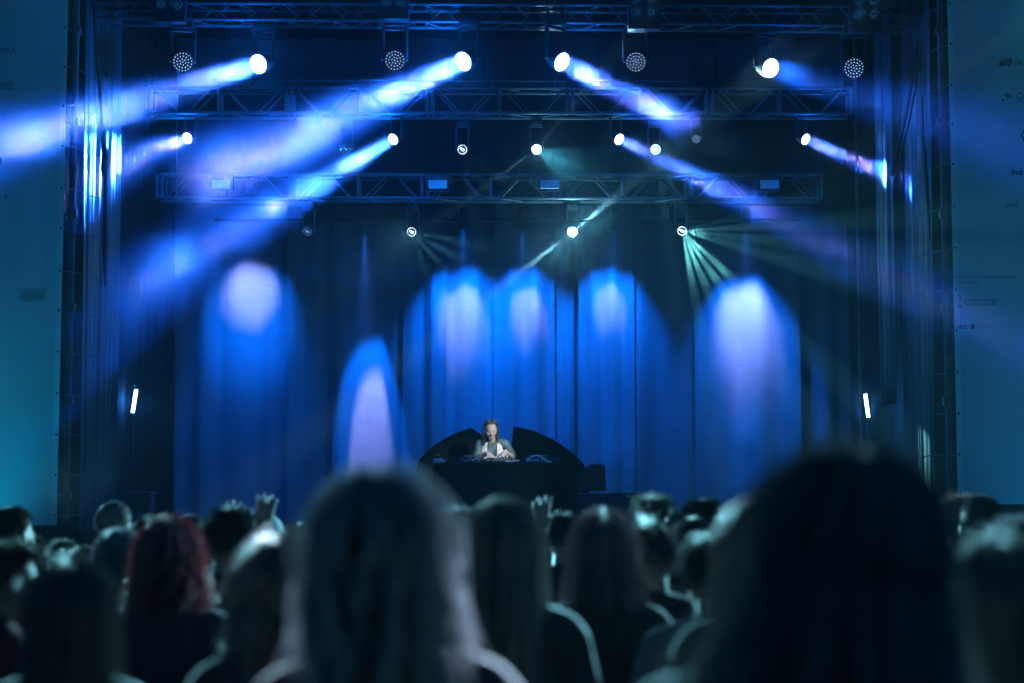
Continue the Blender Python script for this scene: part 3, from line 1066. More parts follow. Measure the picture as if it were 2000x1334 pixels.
# audience lamps on poles at both sides, outside the banners
for sd, lab, e, tgt in ((-1, 'audience spotlight on a tall pole left of the left banner', 22000, (-0.2, 5.5, 1.5)), (1, 'audience spotlight on a tall pole right of the right banner', 22000, (0.2, 5.5, 1.5))):
    c = Vector((sd * 4.95, 17.0, 3.1))
    t = thing('audience_light', lab, 'stage light', (c.x, c.y + 0.3, 0), 'audience lights on poles')
    dd = Vector(tgt) - c
    yoke_body(t, c, dd, 0.11, 0.35, 0.25)
    part('lens', MB().lathe([(0.0005, 0.004), (0.1, 0.0)], c, dd, 24), M['spot_low'], t)
    part('pole', MB().tube([(c.x, c.y + 0.45, 0), (c.x, c.y + 0.45, 7.0)], 0.03, 10), M['black_metal'], t)
    part('foot_plate', MB().bbox((c.x, c.y + 0.45, 0.015), (0.6, 0.6, 0.03), 0.005), M['black_metal'], t)
    hi_ = Vector((c.x - sd * 0.12, c.y + 0.2, 7.05))
    part('rim_spot_head', MB().lathe([(0.001, 0.2), (0.07, 0.2), (0.1, 0.05), (0.1, -0.02), (0.09, -0.02), (0.001, 0.0)], hi_, (0.03 * sd, 0.9, 0.4), 20), M['black_metal'], t)
    for (tx, ty, tz), ec, cone in (((-0.20, 3.05, 1.22), 230000 if sd > 0 else 110000, 3.0 if sd > 0 else 2.4), ((-0.02, 5.0, 1.30), 100000 if sd > 0 else 30000, 2.6), ((0.43, 2.35, 1.10), 520000 if sd > 0 else 70000, 3.6),
                                   ((-0.95, 4.2, 1.22), 75000 if sd < 0 else 40000, 3.0), ((0.28, 5.9, 1.36), 36000, 2.3), ((0.85, 3.3, 1.20), 60000, 3.2), ((-1.0, 5.8, 1.36), 30000, 2.4)):
        spot_lamp('rim_spot', hi_ + Vector((0, -0.08, -0.04)), Vector((tx, ty, tz)) - hi_, ec, (0.52, 0.74, 1.0) if ty < 3.1 and tx < 0 else (0.26, 0.80, 1.0), cone, 0.9, 0.05, t)  # added narrow spot per near figure, brightens its hair rim
    spot_lamp('audience_throw', c + dd.normalized() * 0.05, dd, e, (0.26, 0.80, 1.0), 52, 0.7, 0.08, t)
# floodlights at the feet of the banners
for sd, lab, e, col in ((-1, 'floodlight on the ground before the left banner', 230, (0.0, 0.42, 0.75)), (1, 'floodlight on the ground before the right banner', 90, (0.0, 0.27, 0.75))):
    c = Vector((sd * 5.6, 18.9, 0.35))
    t = thing('floodlight', lab, 'floodlight', (c.x, c.y, 0), 'floodlights before the banners')
    dd = Vector((sd * 0.3, 0.95, 3.0))
    part('housing', MB().bbox(c - dd.normalized() * 0.06, (0.4, 0.2, 0.14), 0.02, Matrix.Rotation(R(-24), 3, 'X')), M['black_metal'], t)
    part('lens', MB().bbox(c + dd.normalized() * 0.013, (0.36, 0.16, 0.01), 0.004, Matrix.Rotation(R(-24), 3, 'X')), M['spot_low'], t)
    part('bracket', MB().tube([c + Vector((-0.22, 0, -0.05)), c + Vector((-0.22, 0, -0.34)), c + Vector((0.22, 0, -0.34)), c + Vector((0.22, 0, -0.05))], 0.012, 6), M['black_metal'], t)
    spot_lamp('flood', c + dd.normalized() * 0.05, dd, e, col, 84, 1.0, 0.1, t)
t, c = W['c']
spot_lamp('sheet_patch_spot', c, P(1786, 300, 24.1) - c, 260, LAV, 13, 0.5, 0.05, t)  # added spots for the pale patches on the right sheet, source unseen
spot_lamp('sheet_patch_spot', c, P(1805, 355, 23.2) - c, 90, (0.5, 0.95, 0.75), 5.5, 0.2, 0.03, t)


# downward lamps washing the back curtain
def par_can(px, py, Y, target, ctarget, e, ang, ce, cang, label, vis=1.0, soft=0.95):
    c = P(px, py, Y)
    tg = P(*target)
    d = (tg - c).normalized()
    t = thing('par_can', label, 'stage light', c + Vector((0, 0, 0.2)), 'par cans over the back curtain')
    r = 0.07
    part('can', MB().lathe([(0.001, -0.26), (r * 0.7, -0.26), (r * 0.9, -0.2), (r, -0.1), (r, 0.02), (r * 0.92, 0.02), (r * 0.9, -0.03), (0.001, -0.035)], c, d, 20), M['black_metal'], t)
    part('lens', MB().lathe([(0.0005, -0.02), (r * 0.88, -0.02)], c, d, 20), M['par_on'], t)
    part('yoke', MB().tube([c + Vector((-r * 1.2, 0, 0.05)), c + Vector((-r * 1.2, 0, 0.22)), c + Vector((r * 1.2, 0, 0.22)), c + Vector((r * 1.2, 0, 0.05))], 0.01, 6), M['black_metal'], t)
    spot_lamp('wash', c + d * 0.03, d, e * 0.85, (0.0, 0.155, 1.0), ang, soft, 0.04, t)
    if ce:
        spot_lamp('wash_core', c + d * 0.03, P(*ctarget) - c, ce * 1.6, (0.44, 0.46, 0.85), cang, soft, 0.04, t)
    if not vis:
        spot_lamp('wash', c + d * 0.03, P(490, 760, 28.0) - c, 520, (0.0, 0.13, 1.0), 44, 1.0, 0.03, t)
    spot_lamp('shaft', c + d * 0.03, Vector((0, -0.05, -1)), 8000 * vis, (0.0, 0.16, 1.0), 13, 0.4, 0.02, t)
    return t


YP = 27.15
par_can(490, 372, 26.2, (490, 610, 28.0), (490, 562, 28.0), 1700, 40, 700, 25, 'par can over the rounded light pool on the left', 0)
par_can(712, 443, 27.58, (721, 815, 28.0), (723, 790, 28.0), 3600, 23.0, 2200, 12.5, 'par can over the narrow pointed light pool', 1.6, 0.4)
par_can(905, 440, YP, (905, 634, 28.0), (902, 600, 28.0), 1250, 68, 300, 32, 'par can over the curtain left of the DJ', 1.3)
par_can(1020, 440, YP, (1030, 640, 28.0), (1030, 605, 28.0), 1080, 64, 240, 25, 'par can over the curtain just right of centre', 1.2)
par_can(1200, 443, YP, (1190, 630, 28.0), (1190, 590, 28.0), 1180, 62, 170, 25, 'par can over the faint streaked pool right of centre', 0.6)
par_can(1456, 440, YP, (1455, 660, 28.0), (1455, 620, 28.0), 1400, 59, 500, 39, 'par can over the large light pool on the right', 1.0)

# key light on the DJ, hung from the front edge of the roof
kc = Vector((4.95, 17.3, 6.4))
kt = thing('key_spot', 'small profile spotlight high on the right pole trained on the DJ', 'stage light', (kc.x, kc.y, 6.7))
kd = P(963, 862, 24.65) - kc
yoke_body(kt, kc, kd, 0.08, 0.34, 0.3)
part('lens', MB().lathe([(0.0005, 0.004), (0.078, 0.0)], kc, kd, 24), M['spot_on'], kt)
spot_lamp('key', kc + kd.normalized() * 0.05, kd, 7000, (0.74, 0.95, 1.0), 5.2, 0.8, 0.06, kt)

# blinders on the front truss
for x_, y_, lab in ((330, -3, 'four lamp blinder on the front truss, leftmost, lower pair in view'), (767, -9, 'four lamp blinder on the front truss left of centre'),
                    (1258, 11, 'four lamp blinder on the front truss right of centre, all lamps in view'), (1692, 15, 'four lamp blinder on the front truss, rightmost')):
    c = P(x_, y_, T1Y - 0.16)
    t = thing('blinder', lab, 'stage light', c, 'blinders on the front truss')
    part('housing', MB().bbox(c + Vector((0, 0.09, -0.03)), (0.37, 0.16, 0.48), 0.02), M['black_metal'], t)
    for i in (-1, 1):
        for j in (-1, 1):
            q = c + Vector((i * 0.082, 0.0, j * 0.072))
            part('lamp', MB().lathe([(0.066, 0.0), (0.070, 0.02), (0.066, 0.03), (0.060, 0.024), (0.045, 0.004), (0.02, -0.006), (0.0005, -0.008)], q, (0, -1, -0.05), 24), M['chrome'], t)
            part('bulb', MB().lathe([(0.0005, 0.03), (0.016, 0.024), (0.02, 0.0)], q, (0, -1, -0.05), 12), M['glass'], t)

# LED tubes at the stage sides
for (a, b, lab) in (((266, 761), (259, 806), 'short lit tube on a stand at the left side of the stage'),
                    ((1690, 770), (1696, 815), 'short lit tube on a stand at the right side of the stage')):
    A, B = P(*a, 24.4), P(*b, 24.4)
    t = thing('tube_light', lab, 'tube light', (B.x, 24.4, DECK), 'lit tubes at the stage sides')
    part('tube', MB().tube([A, B], 0.022, 12), M['tube_on'], t)
    ax = (A - B).normalized()
    for p_ in (A, B):
        s_ = 1 if p_ is A else -1
        part('end_cap', MB().tube([p_, p_ + ax * 0.025 * s_], 0.026, 12), M['black_metal'], t)
    part('housing', MB().tube([A + Vector((0, 0.035, 0)), B + Vector((0, 0.035, 0))], 0.022, 8), M['black_metal'], t)
    part('stand', MB().tube([B + Vector((0, 0.05, 0.05)), Vector((B.x, 24.45, DECK + 0.02))], 0.014, 8), M['black_metal'], t)
    part('foot_plate', MB().bbox((B.x, 24.45, DECK + 0.012), (0.3, 0.3, 0.02), 0.005), M['black_metal'], t)
    smoke((A + B) / 2 + Vector((0, -0.05, 0)), (0.4, 0.4, 0.45), 0, HALO)
    glow_lamp('tube_halo_glow', (A + B) / 2 + Vector((0, -0.06, 0)), 40.0, (0.02, 0.25, 1.0), t, 0.05)  # added blue point light for the halo round the tube


# hanging cables and poles at the stage sides
def cable(pts, Y, r, lab, m='black_rubber', nm='cable'):
    q = [P(x, y, Y) for x, y in pts]
    return solo(nm, MB().tube(q, r, 8), M[m], lab, 'cable', 'cables hanging at the stage sides')


cable([(180, -40), (189, 100), (197, 200), (202, 262)], 21.9, [0.02, 0.02, 0.022, 0.026], 'slanting black cable over the left plastic sheet')
cable([(200, 225), (200, 262), (205, 300), (203, 330), (206, 350), (205, 470), (205, 560)], 21.8, [0.012, 0.03, 0.038, 0.04, 0.02, 0.03, 0.012], 'knotted black cable bundle before the bright patch on the left sheet')
cable([(1794, 80), (1782, 160), (1768, 230), (1752, 300), (1742, 345)], 21.9, [0.01, 0.016, 0.02, 0.022, 0.026], 'slanting black cable leading to the brightest hanging strip')
cable([(1800, 85), (1788, 170), (1776, 235), (1762, 290), (1754, 330)], 21.8, 0.012, 'thinner slanting black cable close behind its thicker twin')
cable([(1801, 190), (1803, 260), (1808, 330), (1813, 400), (1817, 470)], 21.7, [0.008, 0.016, 0.02, 0.022, 0.01], 'near vertical black cable at the outer edge of the right sheet')
for px_, Y, lab in ((1676, 25.6, 'thin upright pole before the right side sheet'), (247, 25.2, 'thin upright pole before the left side sheet')):
    q = P(px_, 500, Y)
    t = thing('upright_pole', lab, 'pole', (q.x, Y, DECK), 'thin poles at the stage sides')
    part('pole', MB().tube([(q.x, Y, DECK), (q.x, Y, 8.8)], 0.02, 8), M['steel'], t)
    part('foot_plate', MB().bbox((q.x, Y, DECK + 0.015), (0.25, 0.25, 0.025), 0.005), M['steel'], t)
for px_, py_, lab in ((490, 58, 'black cable loop hanging under the front truss on the left'), (1450, 66, 'black cable loop hanging under the front truss on the right'), (575, 232, 'black cable loop hanging under the middle truss')):
    a, b = P(px_, py_, 22.1), P(px_ + 60, py_ + 2, 22.1)
    m_ = a.lerp(b, 0.5)
    solo('cable', MB().tube([a, a.lerp(m_, .5) - Vector((0, 0, 0.06)), m_ - Vector((0, 0, 0.08)), m_.lerp(b, .5) - Vector((0, 0, 0.06)), b], 0.012, 6), M['black_rubber'], lab, 'cable', 'cable loops under the trusses')

# ------------------------------------------------------------------ DJ booth
YD = 24.35
TZ = P(970, 904, YD).z
pl, pr = P(846, 904, YD), P(1094, 904, YD)
t = thing('dj_table', 'black draped DJ table with a rounded front', 'table', (P(970, 904, YD).x, YD, DECK))
cx = (pl.x + pr.x) / 2
hw = (pr.x - pl.x) / 2
vs, fs = [], []
nu, nz = 72, 12
for j in range(nz):
    h = j / (nz - 1)
    for i in range(nu):
        a = 2 * math.pi * i / nu
        sx = math.copysign(abs(math.cos(a)) ** 0.55, math.cos(a))
        sy = math.copysign(abs(math.sin(a)) ** 0.7, math.sin(a))
        rip = 1 + (0.018 * math.sin(a * 17 + 1) + 0.012 * math.sin(a * 29)) * (1 - h)
        vs.append((cx + sx * (hw + 0.03 * (1 - h)) * rip, YD + 0.32 + sy * 0.46 * rip, DECK + 0.01 + (TZ - 0.02 - DECK) * h))
for j in range(nz - 1):
    for i in range(nu):
        k = (i + 1) % nu
        fs.append((j * nu + i, j * nu + k, (j + 1) * nu + k, (j + 1) * nu + i))
fs.append(tuple((nz - 1) * nu + i for i in range(nu)))
part('drape', MB().add(vs, fs), M['molton'], t)
top = MB()
ol = []
for i in range(48):
    a = 2 * math.pi * i / 48
    ol.append((cx + math.copysign(abs(math.cos(a)) ** 0.55, math.cos(a)) * (hw + 0.02), YD + 0.32 + math.copysign(abs(math.sin(a)) ** 0.7, math.sin(a)) * 0.48))
top.add([(x, y, TZ - 0.02) for x, y in ol] + [(x, y, TZ + 0.004) for x, y in ol],
        [tuple(range(47, -1, -1)), tuple(range(48, 96))] + [(i, (i + 1) % 48, 48 + (i + 1) % 48, 48 + i) for i in range(48)])
part('tabletop', top, M['black_ply'], t)

YW = 25.35
lw = [(808, 1010), (812, 925), (820, 896), (848, 869), (884, 848), (918, 836), (921, 836), (946, 853), (953, 880), (956, 1010)]
rw = [(990, 1010), (996, 900), (1003, 834), (1006, 833), (1042, 841), (1080, 858), (1114, 881), (1140, 906), (1150, 935), (1152, 1010)]
for nm, ol, lab in (('booth_wing', lw, 'black curved booth wing behind the DJ on the left with a slanting cut'),
                    ('booth_wing', rw, 'black curved booth wing behind the DJ on the right with an upright cut')):
    q = [P(x, min(y, 1010), YW) for x, y in ol]
    q[0].z = q[-1].z = DECK + 0.005
    o2 = []
    for i in range(len(q)):
        o2.append((q[i].x, q[i].z))
    solo(nm, MB().prism(o2, YW, YW + 0.09), M['wing_black'], lab, 'booth wing', 'booth wings behind the DJ')


def player(px, w_, lab, text, tall=0.048):
    c = P(px, 903, YD + 0.1)
    zb = TZ + 0.004
    t = thing('dj_player', lab, 'DJ player', (c.x, YD + 0.25, zb), 'players on the DJ table')
    part('casing', MB().bbox((c.x, YD + 0.25, zb + 0.012 + tall / 2), (w_, 0.36, tall), 0.008), M['gear'], t)
    part('jog_wheel', MB().lathe([(0.001, 0.022), (w_ * 0.28, 0.02), (w_ * 0.33, 0.012), (w_ * 0.34, 0.0)], (c.x, YD + 0.28, zb + 0.012 + tall), (0, 0, 1), 28), M['gear_silver'], t)
    part('screen', MB().bbox((c.x, YD + 0.13, zb + tall + 0.03), (w_ * 0.75, 0.03, 0.04), 0.004, Matrix.Rotation(R(-25), 3, 'X')), M['gear'], t)
    for s in (-1, 1):
        part('foot', MB().lathe([(0.016, 0), (0.014, 0.014)], (c.x + s * w_ * 0.4, YD + 0.12, zb), (0, 0, 1), 12), M['black_rubber'], t)
    if text:
        part('lettering', text_mb(text, 0.055, (c.x - w_ * 0.46, YD + 0.067, zb + 0.018), 0.003, 'LEFT', 0.0008), M['lettering'], t)
    pg = MB()
    for k in range(5):
        pg.lathe([(0.006, 0), (0.006, 0.02)], (c.x + w_ * (0.1 + 0.08 * k), YD + 0.068, zb + 0.02), (0, -1, 0), 8)
    part('sockets', pg, M['gear_silver'], t)
    return t


player(1052, 0.34, 'black DJ player right of the mixer, white lettering on its back', 'Pioneer DJ')
player(1078, 0.0, '', '') if False else None
player(922, 0.32, 'black DJ player left of the mixer under tangled cables', 'Pioneer DJ')
c = P(973, 900, YD + 0.1)
t = thing('dj_mixer', 'small mixer full of knobs under the DJ hands', 'mixer', (c.x, YD + 0.25, TZ))
part('casing', MB().bbox((c.x, YD + 0.24, TZ + 0.036), (0.30, 0.36, 0.055), 0.008), M['gear'], t)
kn = MB()
for i in range(6):
    for j in range(4):
        kn.lathe([(0.009, 0), (0.008, 0.022), (0.004, 0.026)], (c.x - 0.115 + 0.046 * i, YD + 0.09 + 0.08 * j, TZ + 0.063), (0, 0, 1), 8)
part('knobs', kn, M['gear_silver'], t)
fr = MB()
rr = random.Random(4)
for i in range(16):
    fr.lathe([(0.007, 0), (0.007, 0.012 + 0.02 * rr.random())], (c.x - 0.13 + 0.017 * i + 0.006 * rr.random(), YD + 0.06, TZ + 0.02 + 0.03 * rr.random()), (0, -1, 0), 8)
part('sockets', fr, M['gear_silver'], t)
solo('paper_sheet', MB().bbox((P(1001, 903, YD).x, YD + 0.0, TZ + 0.022), (0.17, 0.1, 0.02), 0.004, Matrix.Rotation(R(-6), 3, 'Y')), M['paper'], 'stack of white paper on the front edge of the DJ table', 'paper')
solo('small_case', MB().bbox((P(1086, 900, YD).x, YD + 0.2, TZ + 0.04), (0.11, 0.2, 0.07), 0.01), M['gear'], 'small black box at the right end of the DJ table', 'box')
hpc = P(857, 898, YD)
t = thing('desk_lamp', 'small domed lamp at the left end of the DJ table', 'lamp', (hpc.x, YD + 0.1, TZ))
part('dome', MB().lathe([(0.0005, 0.055), (0.05, 0.05), (0.075, 0.03), (0.08, 0.0)], (hpc.x, YD + 0.1, TZ + 0.005), (0, 0, 1), 24), M['gear_silver'], t)
part('stem', MB().tube([(hpc.x - 0.01, YD + 0.1, TZ + 0.05), (hpc.x - 0.012, YD + 0.1, TZ + 0.1)], 0.006, 8), M['black_metal'], t)
part('knob', MB().ell((hpc.x - 0.012, YD + 0.1, TZ + 0.105), (0.022, 0.02, 0.012)), M['gear_silver'], t)
q = [(1030, 901), (1034, 896), (1040, 891), (1048, 889.4), (1056, 891), (1064, 897), (1070, 902), (1078, 903.5)]
solo('white_cable', MB().tube([P(x, y, YD + 0.02) for x, y in q], 0.008, 8), M['cable_white'], 'white cable arching over the right end of the DJ table', 'cable')
for k in range(5):
    rr = random.Random(k)
    x0 = 872 + 19 * k
    pts = []
    for i in range(9):
        pts.append(P(x0 + 4.5 * i + rr.uniform(-2, 2), 902 - abs(math.sin(i * 0.9 + k)) * rr.uniform(4, 11), YD - 0.03 + 0.02 * k))
    solo('black_cable', MB().tube(pts, 0.006, 6), M['black_rubber'], ['tangled black cable nearest the small domed lamp', 'tangled black cable looping left of the left player', 'tangled black cable crossing the left player', 'tangled black cable between left player and mixer', 'tangled black cable running into the mixer'][k], 'cable', 'cables on the DJ table')

# monitor speaker and flight cases right of the booth
c = P(1157, 958, 24.2)
t = thing('monitor_speaker', 'black wedge monitor speaker on the case right of the booth', 'speaker', (c.x, 24.2, c.z))
ol = [(1131, 958), (1131, 930), (1140, 915), (1155, 907), (1172, 906), (1182, 910), (1184, 958)]
part('cabinet', MB().prism([(P(x, y, 24.2).x, P(x, y, 24.2).z) for x, y in ol], 24.2, 24.6), M['black_ply'], t)
ol = [(1136, 954), (1136, 931), (1144, 918), (1156, 911), (1171, 910), (1179, 914), (1180, 954)]
part('grille', MB().prism([(P(x, y, 24.2).x, P(x, y, 24.2).z) for x, y in ol], 24.188, 24.203), M['black_metal'], t)
zc = P(1200, 961, 24.0).z
x0, x1 = P(1129, 961, 24.0).x, P(1306, 961, 24.0).x
t = thing('flight_case', 'long black flight case right of the booth with a small white tag', 'flight case', ((x0 + x1) / 2, 24.4, DECK))
part('body', MB().bbox(((x0 + x1) / 2, 24.4, (DECK + zc) / 2 + 0.03), (x1 - x0, 0.7, zc - DECK - 0.08), 0.01), M['black_ply'], t)
part('lid', MB().bbox(((x0 + x1) / 2, 24.4, zc - 0.025), (x1 - x0 + 0.02, 0.72, 0.03), 0.006), M['black_metal'], t)
part('tag', MB().box((P(1228, 968, 24.04).x, 24.037, P(1228, 969, 24.04).z), (0.05, 0.006, 0.025)), M['plate'], t)
part('edge_strip', MB().box((P(1156, 960, 24.0).x, 24.036, zc - 0.022), (0.33, 0.004, 0.02)), M['alu'], t)
for i in (-1, 1):
    for j in (-1, 1):
        part('castor', MB().lathe([(0.03, -0.015), (0.036, 0), (0.03, 0.015)], ((x0 + x1) / 2 + i * (x1 - x0) * 0.42, 24.4 + j * 0.28, DECK + 0.037), (1, 0, 0), 14), M['black_rubber'], t)
c0 = P(268, 962, 23.6)
t = thing('flight_case', 'small upright black flight case at the left side of the stage', 'flight case', (c0.x, 23.8, DECK))
part('body', MB().bbox((c0.x, 23.8, (DECK + c0.z) / 2), (0.3, 0.35, c0.z - DECK - 0.01), 0.01), M['black_ply'], t)
part('lid', MB().bbox((c0.x, 23.8, c0.z), (0.32, 0.37, 0.025), 0.006), M['alu'], t)


# ------------------------------------------------------------------ people
def remesh(mb, voxel, name, iters=6, fac=0.5):
    """One continuous skin over overlapping body volumes."""
    me = mb.mesh(name)
    o = bpy.data.objects.new(name, me)
    COL.objects.link(o)
    r_ = o.modifiers.new('r', 'REMESH')
    r_.mode = 'VOXEL'
    r_.voxel_size = voxel
    s_ = o.modifiers.new('s', 'SMOOTH')
    s_.factor = fac
    s_.iterations = iters
    dg = bpy.context.evaluated_depsgraph_get()
    dg.update()
    out = bpy.data.meshes.new_from_object(o.evaluated_get(dg))
    out.name = name
    bpy.data.objects.remove(o)
    bpy.data.meshes.remove(me)
    out.materials.clear()
    out.polygons.foreach_set('use_smooth', [True] * len(out.polygons))
    return out


def V3(*a):
    return Vector(a)


def hand_prims(mb, wr, d, nrm, thumb_side, curl=0.35, k=1.0):
    """Palm, four unequal fingers and a thumb at wrist wr, pointing along d; nrm is the back of the hand."""
    d = d.normalized()
    nrm = (nrm - d * nrm.dot(d)).normalized()
    sd = d.cross(nrm) * thumb_side
    pc = wr + d * 0.05 * k
    rot = Matrix((sd, d, nrm)).transposed()
    mb.ell(pc, (0.042 * k, 0.052 * k, 0.018 * k), 14, 9, rot)
    mb.cap(wr - d * 0.02, wr + d * 0.03, 0.026 * k, 0.03 * k)
    for i, (off, L) in enumerate(((0.030, 0.072), (0.010, 0.080), (-0.011, 0.074), (-0.030, 0.058))):
        b = wr + (d * 0.085 + sd * off) * k
        sp = (d + sd * off * (9.0 if curl < 0.25 else 3.5)).normalized()
        m1 = b + (sp * math.cos(curl) - nrm * math.sin(curl)) * L * 0.5 * k
        c2 = curl * 2.2
        m2 = m1 + (sp * math.cos(c2) - nrm * math.sin(c2)) * L * 0.5 * k
        mb.cap(b - d * 0.02, m1, 0.0105 * k, 0.0095 * k, 8)
        mb.cap(m1, m2, 0.0095 * k, 0.008 * k, 8)
    tb = wr + (d * 0.03 + sd * 0.034) * k
    t1 = tb + (d * 0.6 + sd * 0.75 - nrm * 0.2).normalized() * 0.036 * k
    t2 = t1 + (d * 0.9 + sd * 0.25 - nrm * 0.35).normalized() * 0.030 * k
    mb.cap(tb, t1, 0.0135 * k, 0.0115 * k, 8)
    mb.cap(t1, t2, 0.0115 * k, 0.009 * k, 8)


def head_prims(mb, hc, rot=None, k=1.0):
    """Head with brow, eye sockets, nose, lips, chin and ears; faces +Y before rot."""
    rot = rot or Matrix.Identity(3)

    def q(x, y, z):
        return hc + rot @ Vector((x * k, y * k, z * k))
    E = lambda c, r: mb.ell(q(*c), tuple(a * k for a in r), 16, 11, rot)
    E((0, -0.012, 0.028), (0.076, 0.095, 0.092))
    E((0, 0.02, -0.025), (0.066, 0.074, 0.085))
    E((0, 0.05, -0.082), (0.042, 0.038, 0.034))
    E((0, 0.078, 0.012), (0.052, 0.016, 0.018))
    for s in (-1, 1):
        E((s * 0.042, 0.062, -0.03), (0.024, 0.022, 0.026))
        E((s * 0.029, 0.073, -0.004), (0.0155, 0.015, 0.012))
        E((s * 0.077, -0.008, -0.012), (0.010, 0.018, 0.031))
    mb.cap(q(0, 0.086, 0.0), q(0, 0.106, -0.036), 0.009 * k, 0.0125 * k, 8)
    E((0, 0.092, -0.040), (0.018, 0.012, 0.010))
    E((0, 0.082, -0.060), (0.022, 0.011, 0.0065))
    E((0, 0.080, -0.071), (0.018, 0.011, 0.007))


ARMS = {
    'down': [V3(0.185, -0.01, 1.37), V3(0.235, -0.03, 1.10), V3(0.225, 0.07, 0.86), V3(0.0, 0.25, -1.0)],
    'bent': [V3(0.185, -0.01, 1.37), V3(0.25, 0.02, 1.11), V3(0.12, 0.27, 1.14), V3(-0.7, 0.6, 0.3)],
    'up': [V3(0.185, 0.0, 1.38), V3(0.25, 0.20, 1.30), V3(0.15, 0.22, 1.66), V3(0.12, 0.05, 1.0)],
    'high': [V3(0.185, 0.0, 1.39), V3(0.26, 0.12, 1.60), V3(0.22, 0.2, 1.84), V3(0.1, 0.1, 1.0)],
    'hips': [V3(0.185, -0.01, 1.37), V3(0.31, -0.05, 1.13), V3(0.19, 0.06, 0.98), V3(-0.5, 0.7, -0.5)],
}
CACHE = {}


def torso(mb, fem, g=0.0):
    sw = 0.165 if fem else 0.185
    cw = 0.148 if fem else 0.172
    mb.cap((-sw + 0.02, -0.01, 1.372), (sw - 0.02, -0.01, 1.372), 0.058 + g, 0.058 + g)
    for s in (-1, 1):
        mb.cap((s * 0.045, -0.012, 1.43), (s * (sw - 0.015), -0.01, 1.385), 0.045 + g, 0.05 + g)
        mb.ell((s * 0.075, 0.05 if fem else 0.04, 1.235), (0.07 + g, 0.062 + g, 0.075 + g))
    mb.ell((0, -0.005, 1.25), (cw + g, 0.108 + g, 0.19 + g))
    mb.ell((0, 0.0, 1.06), ((0.122 if fem else 0.15) + g, 0.095 + g, 0.17 + g))
    mb.ell((0, -0.008, 0.92), (0.165 + g, 0.115 + g, 0.13 + g))


def body_mesh(fem, la, ra):
    key = ('body', fem, la, ra)
    if key in CACHE:
        return CACHE[key]
    mb = MB()
    torso(mb, fem)
    head_prims(mb, V3(0, 0.03, 1.595))
    mb.cap((0, -0.012, 1.40), (0, 0.012, 1.53), 0.058 if not fem else 0.05, 0.052 if not fem else 0.046)
    for s, an in ((-1, la), (1, ra)):
        a, b, c, hd = [Vector((p.x * s, p.y, p.z)) for p in ARMS[an]]
        if fem:
            a.x *= 0.9
        mb.cap(a, b, 0.05, 0.041)
        mb.cap(b, c, 0.040, 0.027)
        nrm = Vector((s * 0.9, 0.1, 0.1)) if an == 'down' else Vector((s * 0.2, -0.9, 0.4))
        hand_prims(mb, c, hd, nrm, 1 if an in ('down',) else (-1 if s > 0 else 1), 0.2 if an in ('up', 'high') else 0.3)
        mb.cap((s * 0.09, -0.005, 0.88), (s * 0.098, 0.015, 0.49), 0.088, 0.058)
        mb.cap((s * 0.098, 0.012, 0.49), (s * 0.10, -0.02, 0.09), 0.056, 0.036)
        mb.cap((s * 0.10, -0.035, 0.045), (s * 0.115, 0.13, 0.035), 0.038, 0.03)
    CACHE[key] = remesh(mb, 0.0075, 'body', 3)
    return CACHE[key]


def shirt_mesh(fem, la, ra, long_, seed=0):
    key = ('shirt', fem, la, ra, long_, seed)
    if key in CACHE:
        return CACHE[key]
    mb = MB()
    torso(mb, fem, 0.014 + (0.008 if long_ else 0))
    mb.cap((0, -0.014, 1.40), (0, -0.008, 1.452), 0.075, 0.066)
    rg = random.Random(seed + 3)
    for s, an in ((-1, la), (1, ra)):
        a, b, c, hd = [Vector((p.x * s, p.y, p.z)) for p in ARMS[an]]
        if fem:
            a.x *= 0.9
        if long_:
            mb.cap(a, b, 0.068, 0.056)
            mb.cap(b, c, 0.055, 0.042)
            for k in range(5):
                q = a.lerp(b, 0.2 + 0.16 * k)
                mb.ell(q, (0.062 + rg.uniform(0, .01), 0.062, 0.014))
        else:
            mb.cap(a, a.lerp(b, 0.62), 0.066, 0.062)
    CACHE[key] = remesh(mb, 0.010, 'shirt', 3)
    return CACHE[key]


def trouser_mesh():
    if 'tr' in CACHE:
        return CACHE['tr']
    mb = MB()
    mb.ell((0, -0.008, 0.91), (0.172, 0.123, 0.13))
    for s in (-1, 1):
        mb.cap((s * 0.09, -0.005, 0.87), (s * 0.098, 0.015, 0.49), 0.096, 0.07)
        mb.cap((s * 0.098, 0.012, 0.49), (s * 0.10, -0.02, 0.10), 0.07, 0.058)
    CACHE['tr'] = remesh(mb, 0.012, 'trousers', 3)
    return CACHE['tr']


def shoe_mesh(s):
    key = ('shoe', s)
    if key not in CACHE:
        mb = MB()
        mb.cap((s * 0.10, -0.04, 0.05), (s * 0.117, 0.15, 0.042), 0.048, 0.038)
        CACHE[key] = remesh(mb, 0.01, 'shoe', 2)
    return CACHE[key]


HC = np.array([0.0, 0.018, 1.622])
HR = np.array([0.083, 0.104, 0.103])


def wrap(a):
    return (a + np.pi) % (2 * np.pi) - np.pi


